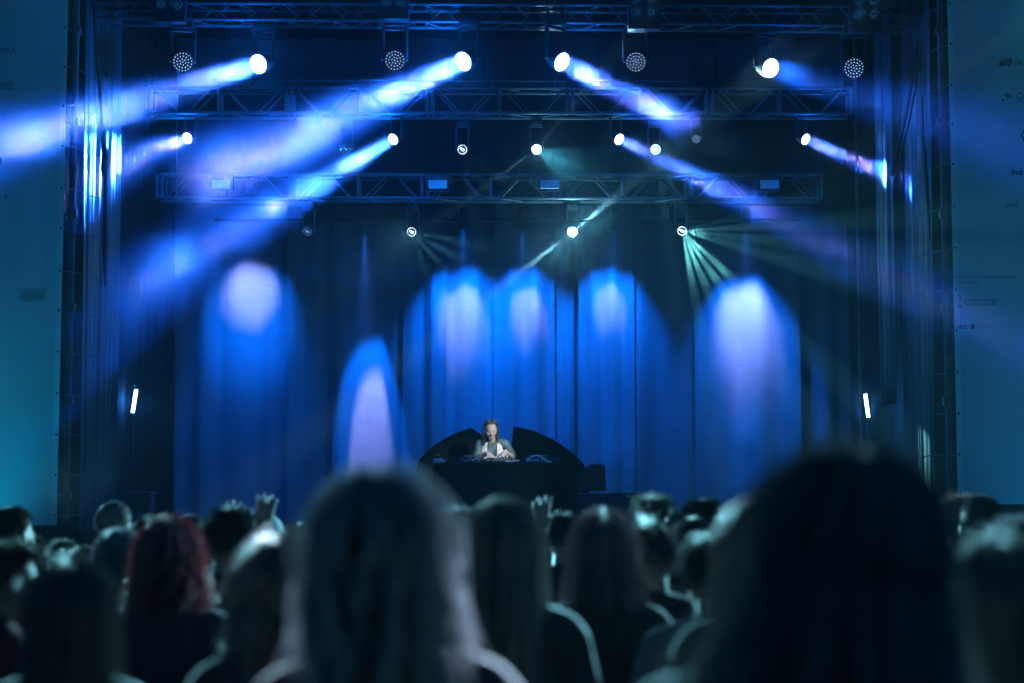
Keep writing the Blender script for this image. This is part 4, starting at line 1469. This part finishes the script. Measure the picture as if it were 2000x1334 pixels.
def strands_mesh(name, Pn, rad, rings=3):
    """Pn (N, S, 3) strand points, rad (N, S) radii -> one mesh of thin tubes."""
    N, S, _ = Pn.shape
    d = np.gradient(Pn, axis=1)
    d /= np.linalg.norm(d, axis=2, keepdims=True) + 1e-9
    ref = np.zeros_like(d)
    ref[..., 0] = 0.31
    ref[..., 1] = 0.9
    ref[..., 2] = 0.3
    a = np.cross(d, ref)
    a /= np.linalg.norm(a, axis=2, keepdims=True) + 1e-9
    b = np.cross(d, a)
    v = np.empty((N, S, rings, 3))
    for k in range(rings):
        t = 2 * np.pi * k / rings
        v[:, :, k] = Pn + (a * np.cos(t) + b * np.sin(t)) * rad[..., None]
    base = (np.arange(N) * S * rings)[:, None, None] + (np.arange(S - 1) * rings)[None, :, None] + np.arange(rings)[None, None, :]
    nxt = (np.arange(N) * S * rings)[:, None, None] + (np.arange(S - 1) * rings)[None, :, None] + ((np.arange(rings) + 1) % rings)[None, None, :]
    f = np.stack([base, nxt, nxt + rings, base + rings], axis=-1).reshape(-1, 4)
    me = bpy.data.meshes.new(name)
    vv = v.reshape(-1, 3)
    me.vertices.add(len(vv))
    me.vertices.foreach_set('co', vv.astype(np.float32).ravel())
    me.loops.add(f.size)
    me.loops.foreach_set('vertex_index', f.astype(np.int32).ravel())
    me.polygons.add(len(f))
    me.polygons.foreach_set('loop_start', (np.arange(len(f)) * 4).astype(np.int32))
    me.polygons.foreach_set('use_smooth', np.ones(len(f), bool))
    me.update(calc_edges=True)
    return me


def long_paths(rg, a, off, length, flare, wave, freq, n=16, phim=1.75, tight=0.0, parted=1.0, back=0.14):
    """Long hair: over the skull, then hanging; parted at the front."""
    N = len(a)
    t = np.linspace(0, 1, n)[None, :]
    th = 0.42
    a = wrap(a)[:, None]
    off = off[:, None]
    phi0 = rg.uniform(0.02, 0.5, N)[:, None]
    u = np.clip(t / th, 0, 1)
    phi = phi0 + (phim - phi0) * u
    front = np.abs(a) > 1.75
    tgt = np.sign(a) * (1.55 + 0.25 * rg.uniform(-1, 1, N)[:, None])
    sm = u * u * (3 - 2 * u)
    ae = np.where(front, a + (tgt - a) * np.clip(sm * 1.5, 0, 1) * rg.uniform(parted, 1.0, N)[:, None], a)
    r = HR[None, None, :] * np.array([0.94, 1.0, 0.97]) + (0.008 + off)[..., None]
    x = np.sin(ae) * r[..., 0] * np.sin(phi)
    y = -np.cos(ae) * r[..., 1] * np.sin(phi)
    z = r[..., 2] * np.cos(phi)
    L = length[:, None]
    dh = L * np.clip((t - th) / (1 - th), 0, None)
    fl = 1 + flare * dh / 0.3 - tight * np.clip(dh / 0.3, 0, 1)
    x = x * fl
    y = y * fl - back * np.clip(dh, 0, 0.22) * np.clip(np.cos(ae) + 0.3, 0, 1)
    z = z - dh
    ph = np.round(a * 5) * 2.1 + rg.uniform(-0.5, 0.5, N)[:, None]
    am = wave * np.clip(t * 1.6 - 0.3, 0, 1)
    x = x + am * np.sin(2 * np.pi * freq * t + ph)
    y = y + am * np.cos(2 * np.pi * freq * t + ph * 1.3)
    x = x + rg.normal(0, 0.004, (N, 1)) * t
    y = y + rg.normal(0, 0.004, (N, 1)) * t
    return np.stack([x + HC[0], y + HC[1], z + HC[2]], axis=-1)


def sheet(Pn):
    """Closed scalp sheet from ordered strand paths."""
    N, S, _ = Pn.shape
    mb = MB()
    f = []
    for i in range(N - 1):
        for j in range(S - 1):
            f.append((i * S + j, (i + 1) * S + j, (i + 1) * S + j + 1, i * S + j + 1))
    mb.add([tuple(p) for p in Pn.reshape(-1, 3)], f)
    return mb.mesh('hair')


def join_meshes(name, meshes):
    bm = bmesh.new()
    for k, me in enumerate(meshes):
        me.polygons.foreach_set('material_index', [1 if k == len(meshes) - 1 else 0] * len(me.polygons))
        bm.from_mesh(me)
    out = bpy.data.meshes.new(name)
    bm.to_mesh(out)
    bm.free()
    for me in meshes:
        bpy.data.meshes.remove(me)
    out.polygons.foreach_set('use_smooth', [True] * len(out.polygons))
    return out


def scalp(extra=0.006, phib=1.95, phis=1.5, phif=0.95):
    na, npn = 40, 12
    pts = np.zeros((na + 1, npn, 3))
    for i in range(na + 1):
        a = 2 * math.pi * i / na - math.pi
        fr = abs(wrap(np.array(a)))
        pm = np.interp(fr, [0, 1.2, 1.75, 2.3, np.pi], [phib, phib * 0.97, phis, phif * 1.08, phif])
        for j in range(npn):
            ph = 0.02 + (pm - 0.02) * j / (npn - 1)
            e = extra * (1 - 0.6 * (j / (npn - 1)) ** 3)
            pts[i, j] = HC + np.array([math.sin(a) * (HR[0] + e) * math.sin(ph), -math.cos(a) * (HR[1] + e) * math.sin(ph), (HR[2] + e) * math.cos(ph)])
    return sheet(pts)


def hair_long(seed, length=0.4, flare=0.15, wave=0.012, freq=2.5, loose=0.03, n=1300, tight=0.0, thick=0.0013, steps=16, back=0.14, side=0.1, fly=1.0):
    rg = np.random.default_rng(seed)
    a0 = np.linspace(-np.pi + 0.06, np.pi - 0.06, 64)
    rs = np.random.default_rng(seed + 1)
    base = long_paths(rs, a0, np.zeros(64), np.full(64, length * 0.93) * rs.uniform(0.93, 1.0, 64), flare * 0.85, wave * 0.3, freq, 16, tight=tight, back=back)
    base[:, 0] = base[:, 0] * 0.3 + base[:, 0].mean(0) * 0.7
    m1 = sheet(base)
    a = rg.uniform(-np.pi + 0.03, np.pi - 0.03, n)
    a = a[(np.abs(a) > rg.uniform(0.8, 1.25, n)) | (rg.uniform(0, 1, n) < side)]  # back strands thinned so the shade-dark under sheet shows there
    n = len(a)
    off = np.abs(rg.normal(0, loose * 0.5, n)) ** 1.0
    off = off + (rg.uniform(0, 1, n) < 0.05) * rg.uniform(0.003, 0.03, n) * fly
    paths = long_paths(rg, a, off, length * rg.uniform(0.75, 1.06, n), flare, wave, freq, steps, tight=tight, back=back, parted=1.0 if fly == 0 else 0.3)
    rad = np.full(paths.shape[:2], thick) * np.linspace(1, 0.45, paths.shape[1])[None, :] * rg.uniform(0.7, 1.3, (n, 1))
    return join_meshes('hair', [m1, scalp(0.009), strands_mesh('hair', paths, rad)])


def hair_short(seed, length=0.03, n=900, curl=0.0, thick=0.0012, up=0.5, extra=0.006, phib=1.95, phif=0.95, phis=1.5):
    rg = np.random.default_rng(seed)
    m1 = scalp(extra, phib, phis, phif)
    a = rg.uniform(-np.pi, np.pi, n)
    fr = np.abs(a)
    pm = np.interp(fr, [0, 1.2, 1.75, 2.3, np.pi], [phib, phib * 0.97, phis, phif * 1.08, phif])
    ph = np.arccos(1 - rg.uniform(0, 1, n) * (1 - np.cos(pm)))
    nrm = np.stack([np.sin(a) * np.sin(ph), -np.cos(a) * np.sin(ph), np.cos(ph)], -1)
    root = HC + nrm * (HR + extra * 0.5)
    tang = np.stack([np.sin(a) * np.cos(ph), -np.cos(a) * np.cos(ph), -np.sin(ph)], -1)
    S = 9 if curl else 5
    t = np.linspace(0, 1, S)[None, :, None]
    L = (length * rg.uniform(0.6, 1.2, n))[:, None, None]
    dirn = nrm * up + tang * (1 - up) + rg.normal(0, 0.25, (n, 3))
    dirn /= np.linalg.norm(dirn, axis=1, keepdims=True)
    pts = root[:, None, :] + dirn[:, None, :] * L * t + tang[:, None, :] * L * 0.4 * t ** 2
    if curl:
        sx = np.cross(dirn, nrm + 0.01)
        sx /= np.linalg.norm(sx, axis=1, keepdims=True) + 1e-9
        sy = np.cross(dirn, sx)
        p0 = rg.uniform(0, 6.3, n)[:, None, None]
        w_ = 2 * np.pi * 1.6 * t + p0
        pts = pts + (sx[:, None, :] * np.sin(w_) + sy[:, None, :] * np.cos(w_)) * curl * np.sqrt(t)
    rad = np.full(pts.shape[:2], thick) * np.linspace(1, 0.4, S)[None, :]
    return join_meshes('hair', [m1, strands_mesh('hair', pts, rad)])


HM = {
    'black': hair_mat('black_hair', (0.016, 0.013, 0.012), 0.3),
    'brown': hair_mat('dark_brown_hair', (0.035, 0.025, 0.018), 0.35),
    'blonde': hair_mat('ash_blonde_hair', (0.46, 0.43, 0.45), 0.5),
    'dusty': hair_mat('dusty_blonde_hair', (0.16, 0.14, 0.12), 0.4),
    'red': hair_mat('dyed_red_hair', (0.42, 0.07, 0.085), 0.45),
    'auburn': hair_mat('auburn_hair', (0.20, 0.11, 0.12), 0.4),
    'grey': hair_mat('grey_hair', (0.4, 0.4, 0.4), 0.35),
    'pinkish': hair_mat('pinkish_blond_hair', (0.5, 0.28, 0.25), 0.4),
}
SHADE_UNDER = {}  # dark under-hair: shade on the backs of heads put into the colour
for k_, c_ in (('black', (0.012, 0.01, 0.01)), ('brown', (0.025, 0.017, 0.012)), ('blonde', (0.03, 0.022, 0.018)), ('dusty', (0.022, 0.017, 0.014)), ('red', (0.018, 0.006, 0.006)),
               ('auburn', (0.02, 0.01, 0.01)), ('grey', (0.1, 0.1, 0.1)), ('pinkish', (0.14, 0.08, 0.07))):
    SHADE_UNDER[HM[k_].name] = hair_mat('inner_' + HM[k_].name, c_, 0.0, 0.02)
SM = {}


def shirt_mat(c):
    if c not in SM:
        SM[c] = mat('cloth_%d' % len(SM), c, 0.9, var=0.2, scale=12, bump=0.8, bscale=11, spec=0.12)
    return SM[c]


DARK = (0.018, 0.018, 0.022)
NAVY = (0.02, 0.025, 0.04)
PALE = (0.35, 0.38, 0.42)
WHITE = (0.62, 0.64, 0.66)
MAROON = (0.10, 0.02, 0.02)
GREY = (0.10, 0.11, 0.12)


def person(label, px, py, Y, hair_me, hair_m, shirt=DARK, yaw=0.0, fem=False, la='down', ra='down', long_=True, hair_h=0.016, skin='skin_crowd', lean=0.0, roll=0.0, width=1.0):
    top = P(px, py, Y)
    s = top.z / (1.725 + hair_h)
    e = thing('person', label, 'person', (top.x, Y, 0), 'people in the crowd')
    e.rotation_euler = (R(lean), R(roll), R(yaw))
    e.scale = (s * width, s * width, s)
    e.location.x -= s * 1.72 * math.sin(R(roll))

    def child(nm, me, m):
        o = bpy.data.objects.new(nm, me)
        COL.objects.link(o)
        o.parent = e
        ms = [SHADE_UNDER[m.name], m] if m.name in SHADE_UNDER and nm == 'hair' else [m]
        while len(me.materials) < len(ms):
            me.materials.append(ms[len(me.materials)])
        for k, m_ in enumerate(ms):
            o.material_slots[k].link = 'OBJECT'
            o.material_slots[k].material = m_
        return o
    child('body', body_mesh(fem, la, ra), M[skin])
    child('shirt', shirt_mesh(fem, la, ra, long_), shirt_mat(shirt))
    child('trousers', trouser_mesh(), M['denim'])
    for q in (-1, 1):
        child('shoe', shoe_mesh(q), M['shoe'])
    if hair_me is not None:
        child('hair', hair_me, hair_m)
    e.update_tag()
    return e, child


def cap_mesh(back_peak=True):
    mb = MB()
    n, m_ = 32, 9
    vs, fs = [], []
    c = Vector(HC)
    for i in range(m_ + 1):
        ph = 0.02 + 1.5 * i / m_
        for j in range(n):
            a = 2 * math.pi * j / n
            vs.append(c + Vector((math.sin(a) * (HR[0] + 0.014) * math.sin(ph), -math.cos(a) * (HR[1] + 0.014) * math.sin(ph), 0.012 + (HR[2] + 0.012) * math.cos(ph))))
    for i in range(m_):
        for j in range(n):
            fs.append((i * n + j, (i + 1) * n + j, (i + 1) * n + (j + 1) % n, i * n + (j + 1) % n))
    fs.append(tuple(range(n)))
    mb.add(vs, fs)
    s = -1 if back_peak else 1
    ol = []
    for k in range(13):
        a = math.pi * k / 12
        ol.append((c.x + 0.088 * math.cos(a), c.y + s * (HR[1] + 0.0 + 0.07 * math.sin(a)), c.z + 0.012 - 0.02 * math.sin(a)))
    mb.add(ol + [(x, y, z - 0.006) for x, y, z in ol], [tuple(range(13)), tuple(range(25, 12, -1))] + [(i, i + 1, 14 + i, 13 + i) for i in range(12)])
    return smooth(mb.mesh('cap'), 0.8)


# the two big heads in front
hl = hair_long
person('blonde person with long wavy hair, largest blurred figure left of centre', 738, 944, 3.05,
       hl(1, 0.56, 0.22, 0.030, 2.4, 0.03, 3400, thick=0.0016, steps=22, side=0.04), HM['blonde'], DARK, yaw=4, fem=True, roll=-2.5)
person('dark haired person with long straight hair, nearest and largest figure on the right', 1668, 880, 2.35,
       hl(2, 0.55, 0.80, 0.014, 1.3, 0.025, 2400, thick=0.0015, steps=18), HM['dusty'], DARK, yaw=-8, fem=True, roll=8, width=1.12)
# middle rows
person('person with long dark hair at the lower left corner, hair rim lit pale', 138, 1106, 4.2,
       hl(3, 0.46, 0.12, 0.010, 1.7, 0.022, 1600, thick=0.0014), HM['brown'], DARK, yaw=3, fem=True)
person('person with long brown hair and a bright cyan edge, right of the big blonde', 985, 984, 5.0,
       hl(4, 0.44, 0.16, 0.008, 1.5, 0.022, 1600, thick=0.0014), HM['dusty'], DARK, yaw=4, fem=True)
person('person with an auburn bob cut in a dark jacket, right of centre', 1178, 1010, 5.9,
       hl(5, 0.16, 0.42, 0.004, 1.2, 0.03, 1400, thick=0.0013), HM['auburn'], DARK, yaw=-5, fem=True, la='hips', ra='hips')
person('person with dyed red curled hair and a pale lit sleeve', 330, 1018, 5.8,
       hl(6, 0.15, 0.38, 0.030, 2.0, 0.022, 1500, thick=0.0015), HM['red'], NAVY, yaw=12, fem=True, la='bent', ra='bent')
person('tall dark haired man right of the red haired person, back turned', 443, 988, 6.6,
       hair_short(7, 0.03, 1200), HM['black'], DARK, yaw=-10, la='bent', ra='bent')
person('person with greyish curly hair just left of the big blonde', 548, 1056, 4.3,
       hl(8, 0.22, 0.30, 0.022, 2.6, 0.022, 1600, thick=0.0016), HM['dusty'], DARK, yaw=18, fem=True)
person('crop haired person with bare neck standing tall at left', 219, 975, 9.6,
       hair_short(9, 0.008, 900, thick=0.0011, extra=0.004), HM['grey'], NAVY, yaw=-25)
person('person with short cropped hair at the far left edge', 18, 985, 8.6,
       hair_short(10, 0.018, 700), HM['brown'], DARK, yaw=-35)
person('round headed person in the left crowd below the far left head', 60, 1044, 8.8,
       hair_short(11, 0.02, 700), HM['brown'], NAVY, yaw=-12)
person('person in a dark red top at the left edge looking right', 2, 1053, 5.6,
       hair_short(12, 0.04, 900), HM['brown'], MAROON, yaw=-60, fem=True)
person('small person with curly hair seen side on beside the tall crop haired one', 130, 1053, 11.0,
       hair_short(13, 0.035, 700, curl=0.008), HM['dusty'], DARK, yaw=60)
person('blonde person with shoulder length hair below the tall crop haired one', 236, 1042, 7.6,
       hl(14, 0.20, 0.12, 0.010, 1.8, 0.03, 1000, thick=0.0013), HM['blonde'], DARK, yaw=15, fem=True)
person('dark round head behind the red haired person', 288, 1006, 8.2,
       hair_short(15, 0.02, 700), HM['black'], DARK, yaw=5)
e_, ch_ = person('person in a dark cap behind the red haired person', 368, 1008, 9.0,
                 hair_short(16, 0.015, 500), HM['black'], DARK, yaw=-10, la='down', ra='up')
ch_('cap', cap_mesh(False), shirt_mat((0.05, 0.055, 0.06)))
e_, ch_ = person('person in a pale backwards cap, clear of the others', 523, 1008, 10.6,
                 hair_short(17, 0.012, 500), HM['black'], DARK, yaw=5)
ch_('cap', cap_mesh(True), shirt_mat(PALE))
person('person with an open hand raised beside the tall dark haired man', 436, 996, 8.3,
       hair_short(18, 0.02, 600), HM['black'], DARK, yaw=0, la='down', ra='up')
person('dark haired person holding a hand by the head, left of the auburn bob', 1100, 1000, 8.6,
       hair_short(19, 0.03, 900), HM['black'], DARK, yaw=-15, la='up', ra='down')
person('curly haired person in a light shirt right of centre', 1275, 970, 8.8,
       hair_short(20, 0.045, 900, curl=0.009, extra=0.012), HM['black'], PALE, yaw=-12, long_=False)
e_, ch_ = person('bearded person with a small bun turning to the right', 1364, 971, 8.6,
                 hair_short(21, 0.03, 900), HM['brown'], DARK, yaw=-72)
bun = MB().ell((0, -0.125, 1.63), (0.035, 0.032, 0.035))
bm_ = remesh(bun, 0.006, 'hair_bun', 1)
ch_('hair_bun', bm_, HM['brown'])
beard = remesh(MB().ell((0, 0.066, 1.517), (0.050, 0.052, 0.038)).ell((0, 0.03, 1.535), (0.064, 0.05, 0.035)), 0.006, 'beard', 2)
ch_('beard', beard, HM['brown'])
person('person with thick dark hair before the curly haired one', 1274, 1014, 6.2,
       hair_short(22, 0.04, 1000), HM['black'], DARK, yaw=4)
person('dark head directly below the bearded person', 1354, 1008, 7.6,
       hair_short(23, 0.03, 800), HM['black'], NAVY, yaw=-5)
person('dark haired person with a lit forearm, low right of centre', 1390, 1046, 5.7,
       hair_short(24, 0.04, 1100), HM['brown'], GREY, yaw=8, la='bent', ra='bent', long_=False)
person('small curly head far off at right of the bearded person', 1412, 1020, 10.5,
       hair_short(25, 0.03, 700, curl=0.008), HM['black'], DARK, yaw=-20)
person('person with brown swept hair half hidden by the big right figure', 1482, 988, 4.6,
       hl(26, 0.24, 0.14, 0.01, 1.6, 0.022, 1200, thick=0.0014), HM['brown'], DARK, yaw=10, fem=True)
person('round headed short haired person before the right banner', 1917, 961, 8.0,
       hair_short(27, 0.012, 800), HM['black'], DARK, yaw=-4, skin='skin_dark')
e_, ch_ = person('pinkish blond person with an earring beside the right banner', 1868, 964, 8.3,
                 hair_short(28, 0.035, 800), HM['pinkish'], NAVY, yaw=-50, fem=True)
ch_('earring', smooth(MB().ell((0.086, 0.03, 1.545), (0.006, 0.006, 0.009)).mesh('earring')), M['chrome'])
person('blurred person with rim lit short hair at the right edge', 1985, 1006, 5.6,
       hair_short(29, 0.03, 900), HM['grey'], DARK, yaw=-6)
person('large dark blurred person in the lower right corner', 1962, 1058, 3.3,
       hl(30, 0.30, 0.10, 0.008, 1.5, 0.022, 1300, thick=0.0014), HM['black'], GREY, yaw=-4, fem=True)
person('low dark figure between the big right figure and the corner person', 1868, 1135, 4.6,
       hair_short(31, 0.04, 900), HM['black'], DARK, yaw=-30)
person('fair haired person peeping between the big blonde and the cyan edged hair', 905, 990, 7.4,
       hair_short(32, 0.04, 800), HM['blonde'], DARK, yaw=20, fem=True)
person('person with fair hair under the pale cap wearer, partly hidden by the blonde', 585, 1020, 8.0,
       hair_short(33, 0.03, 700), HM['brown'], PALE, yaw=-5)

for k_, (lab, px_, py_, Y_, ln, st_) in enumerate((
        ('dark head in the gap right of the auburn bob', 1312, 1062, 6.9, 0.03, 0.0), ('small dark head before the right foot of the back curtain', 1448, 1036, 9.4, 0.025, 0.006),
        ('dark head under the pinkish blond person at right', 1893, 1040, 6.6, 0.03, 0.0), ('dark low head between the left edge and the tall crop haired one', 168, 1066, 9.2, 0.03, 0.01),
        ('dark head just visible left of the tall dark haired man', 408, 1042, 9.0, 0.025, 0.0), ('dark low head below the pale cap wearer', 500, 1092, 5.4, 0.035, 0.0))):
    person(lab, px_, py_, Y_, hair_short(70 + k_, ln, 700, curl=st_), HM['black'], DARK if k_ % 2 else NAVY, yaw=(-20, 10, -35, 25, -8, 14)[k_], fem=k_ % 2 == 0)

# ------------------------------------------------------------------ the DJ
DX = P(961, 865, 24.8).x
DY = 24.86
dj = thing('person', 'DJ with long fair hair, green sheer shirt and beige vest at the mixer', 'person', (DX, DY, DECK))


def dpart(nm, me, m):
    return link(nm, me, m, dj)


zt_ = TZ - DECK      # table height seen from the DJ
lift = zt_ - 1.0
mb = MB()
yr = Matrix.Rotation(R(180), 3, 'Z')
tilt = Matrix.Rotation(R(15), 3, 'X')
hrot = Matrix.Rotation(R(8), 3, 'Z') @ tilt @ yr      # faces the audience, looks down, turned a little
HCD = V3(-0.015, -0.13, 1.425 + lift)
head_prims(mb, HCD, hrot, 0.97)


def spine(dz):
    return 1.455 + lift - 1.595 + dz


mb.cap((0, -0.05, 1.28 + lift), (-0.012, -0.115, 1.40 + lift), 0.05, 0.046)
SH = 1.255 + lift
mb.cap((-0.135, -0.03, SH), (0.150, -0.03, SH), 0.056, 0.056)
mb.ell((0, -0.02, SH - 0.12), (0.148, 0.105, 0.19))
mb.ell((0, 0.03, SH - 0.30), (0.13, 0.1, 0.17))
mb.ell((0, 0.05, SH - 0.43), (0.165, 0.12, 0.13))
for s in (-1, 1):
    mb.ell((s * 0.07, -0.085, SH - 0.13), (0.065, 0.055, 0.07))
AL = [V3(-0.155, -0.03, SH), V3(-0.195, -0.10, 1.085 + lift), V3(-0.055, -0.28, 1.125 + lift)]
AR = [V3(0.170, -0.03, SH), V3(0.265, -0.10, 1.085 + lift), V3(0.165, -0.26, 1.145 + lift)]
for pts, hd, nr, th_ in ((AL, V3(0.75, -0.55, -0.42), V3(0.1, -0.35, 1), 1), (AR, V3(-0.5, -0.55, -0.55), V3(-0.1, -0.5, 0.9), -1)):
    mb.cap(pts[0], pts[1], 0.047, 0.038)
    mb.cap(pts[1], pts[2], 0.038, 0.026)
    hand_prims(mb, pts[2], hd, nr, th_, 0.42, 0.95)
for s in (-1, 1):
    mb.cap((s * 0.085, 0.05, SH - 0.45), (s * 0.095, 0.0, 0.48), 0.088, 0.058)
    mb.cap((s * 0.095, 0.0, 0.48), (s * 0.10, 0.04, 0.09), 0.055, 0.036)
    mb.cap((s * 0.10, 0.05, 0.045), (s * 0.115, -0.12, 0.036), 0.038, 0.03)
dpart('body', remesh(mb, 0.0045, 'body', 2), M['skin'])
mb = MB()
g = 0.012
mb.cap((-0.135, -0.03, SH), (0.150, -0.03, SH), 0.056 + g, 0.056 + g)
mb.ell((0, -0.02, SH - 0.12), (0.148 + g, 0.105 + g, 0.19))
mb.ell((0, 0.03, SH - 0.30), (0.13 + g, 0.1 + g, 0.17))
mb.ell((0, 0.05, SH - 0.43), (0.165 + g, 0.12 + g, 0.13))
for s in (-1, 1):
    mb.ell((s * 0.07, -0.085, SH - 0.13), (0.065 + g, 0.055 + g, 0.07 + g))
rg = random.Random(5)
for pts in (AL, AR):
    mb.cap(pts[0], pts[0].lerp(pts[1], 0.92), 0.056, 0.054)
    for k in range(6):
        q = pts[0].lerp(pts[1], 0.15 + 0.14 * k)
        mb.ell(q + V3(rg.uniform(-.01, .01), rg.uniform(-.01, .01), 0), (0.056, 0.058, 0.016), 12, 8, Matrix.Rotation(rg.uniform(-0.4, 0.4), 3, 'Y'))
dpart('shirt', remesh(mb, 0.006, 'shirt', 3), M['dj_shirt'])
# vest: two fronts and a back over the shirt, open in a V
vs, fs = [], []


def torso_pt(zz, a, gro):
    """Point on the torso at height below the shoulder zz, angle a from the front."""
    w_ = np.interp(zz, [-0.05, 0.02, 0.12, 0.26, 0.42, 0.56], [0.05, 0.13, 0.168, 0.162, 0.170, 0.185])
    dpt = np.interp(zz, [-0.05, 0.02, 0.12, 0.26, 0.42, 0.56], [0.06, 0.085, 0.135, 0.13, 0.13, 0.13])
    yc = np.interp(zz, [0, 0.12, 0.3, 0.45], [-0.03, -0.03, 0.02, 0.045])
    return V3((w_ + gro) * math.sin(a), yc - (dpt + gro) * math.cos(a), SH - zz)


for sd in (-1, 1):
    mbv = MB()
    NA, NZ = 26, 22
    vs, fs = [], []
    for layer in (0.008, 0.018):
        for j in range(NZ):
            zz = -0.055 + 0.58 * j / (NZ - 1)
            a0 = float(np.interp(zz, [-0.055, 0.05, 0.25, 0.5], [0.66, 0.42, 0.30, 0.10]))
            a1 = float(np.interp(zz, [-0.055, 0.0, 0.06, 0.16, 0.22, 0.5], [1.35, 1.05, 1.0, 1.15, 1.75, 1.9]))
            for i in range(NA):
                a = a0 + (a1 - a0) * i / (NA - 1)
                p = torso_pt(zz, a, layer + 0.004 * math.sin(9 * a + 14 * zz))
                vs.append((p.x * sd, p.y, p.z))
    K = NA * NZ
    for L in (0, 1):
        for j in range(NZ - 1):
            for i in range(NA - 1):
                k = L * K + j * NA + i
                fs.append((k, k + 1, k + NA + 1, k + NA))
    for j in range(NZ - 1):
        for i in (0, NA - 1):
            k = j * NA + i
            fs.append((k, k + NA, k + NA + K, k + K))
    for i in range(NA - 1):
        for j in (0, NZ - 1):
            k = j * NA + i
            fs.append((k, k + 1, k + 1 + K, k + K))
    dpart('vest_front', smooth(mbv.add(vs, fs).mesh('vest_front'), 2.0), M['vest'])
mb = MB()
mb.ell((0, 0.055, SH - 0.46), (0.178, 0.132, 0.13))
for s in (-1, 1):
    mb.cap((s * 0.085, 0.05, SH - 0.47), (s * 0.095, 0.0, 0.48), 0.096, 0.068)
    mb.cap((s * 0.095, 0.0, 0.48), (s * 0.10, 0.04, 0.10), 0.068, 0.056)
dpart('trousers', remesh(mb, 0.012, 'trousers', 2), M['denim'])
for s in (-1, 1):
    mb = MB().cap((s * 0.10, 0.055, 0.05), (s * 0.117, -0.14, 0.042), 0.046, 0.038)
    dpart('shoe', remesh(mb, 0.01, 'shoe', 2), M['shoe'])


def hq(x, y, z, k=0.97):
    return HCD + hrot @ Vector((x * k, y * k, z * k))


for s in (-1, 1):
    dpart('eyebrow', smooth(MB().tube([hq(s * 0.014, 0.093, 0.016), hq(s * 0.030, 0.090, 0.021), hq(s * 0.046, 0.078, 0.016)], [0.0018, 0.0024, 0.001], 6).mesh('eyebrow')), M['brow'])
    dpart('eyelid', smooth(MB().tube([hq(s * 0.015, 0.086, -0.008), hq(s * 0.029, 0.0885, -0.0115), hq(s * 0.043, 0.082, -0.008)], [0.0016, 0.0026, 0.0016], 6).mesh('eyelid')), M['brow'])
dpart('lips', smooth(MB().tube([hq(-0.021, 0.086, -0.064), hq(-0.008, 0.0945, -0.063), hq(0.008, 0.0945, -0.063), hq(0.021, 0.086, -0.064)], [0.002, 0.005, 0.005, 0.002], 8).mesh('lips')), M['lips'])
hm = hair_long(90, 0.215, 0.03, 0.012, 2.4, 0.012, 1700, thick=0.0013, back=0.05, side=1.0, fly=0.0)
rotm = (Matrix.Rotation(R(8), 3, 'Z') @ Matrix.Rotation(R(10), 3, 'X') @ yr).to_4x4()
hm.transform(Matrix.Translation(HCD + V3(0, 0.005, 0.002)) @ rotm @ Matrix.Scale(0.97, 4) @ Matrix.Translation(-V3(0, 0.03, 1.595)))
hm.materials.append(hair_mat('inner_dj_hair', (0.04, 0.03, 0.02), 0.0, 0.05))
dpart('hair', hm, None)
hm.materials.append(hair_mat('dj_hair', (0.085, 0.066, 0.052), 0.3, 0.16))
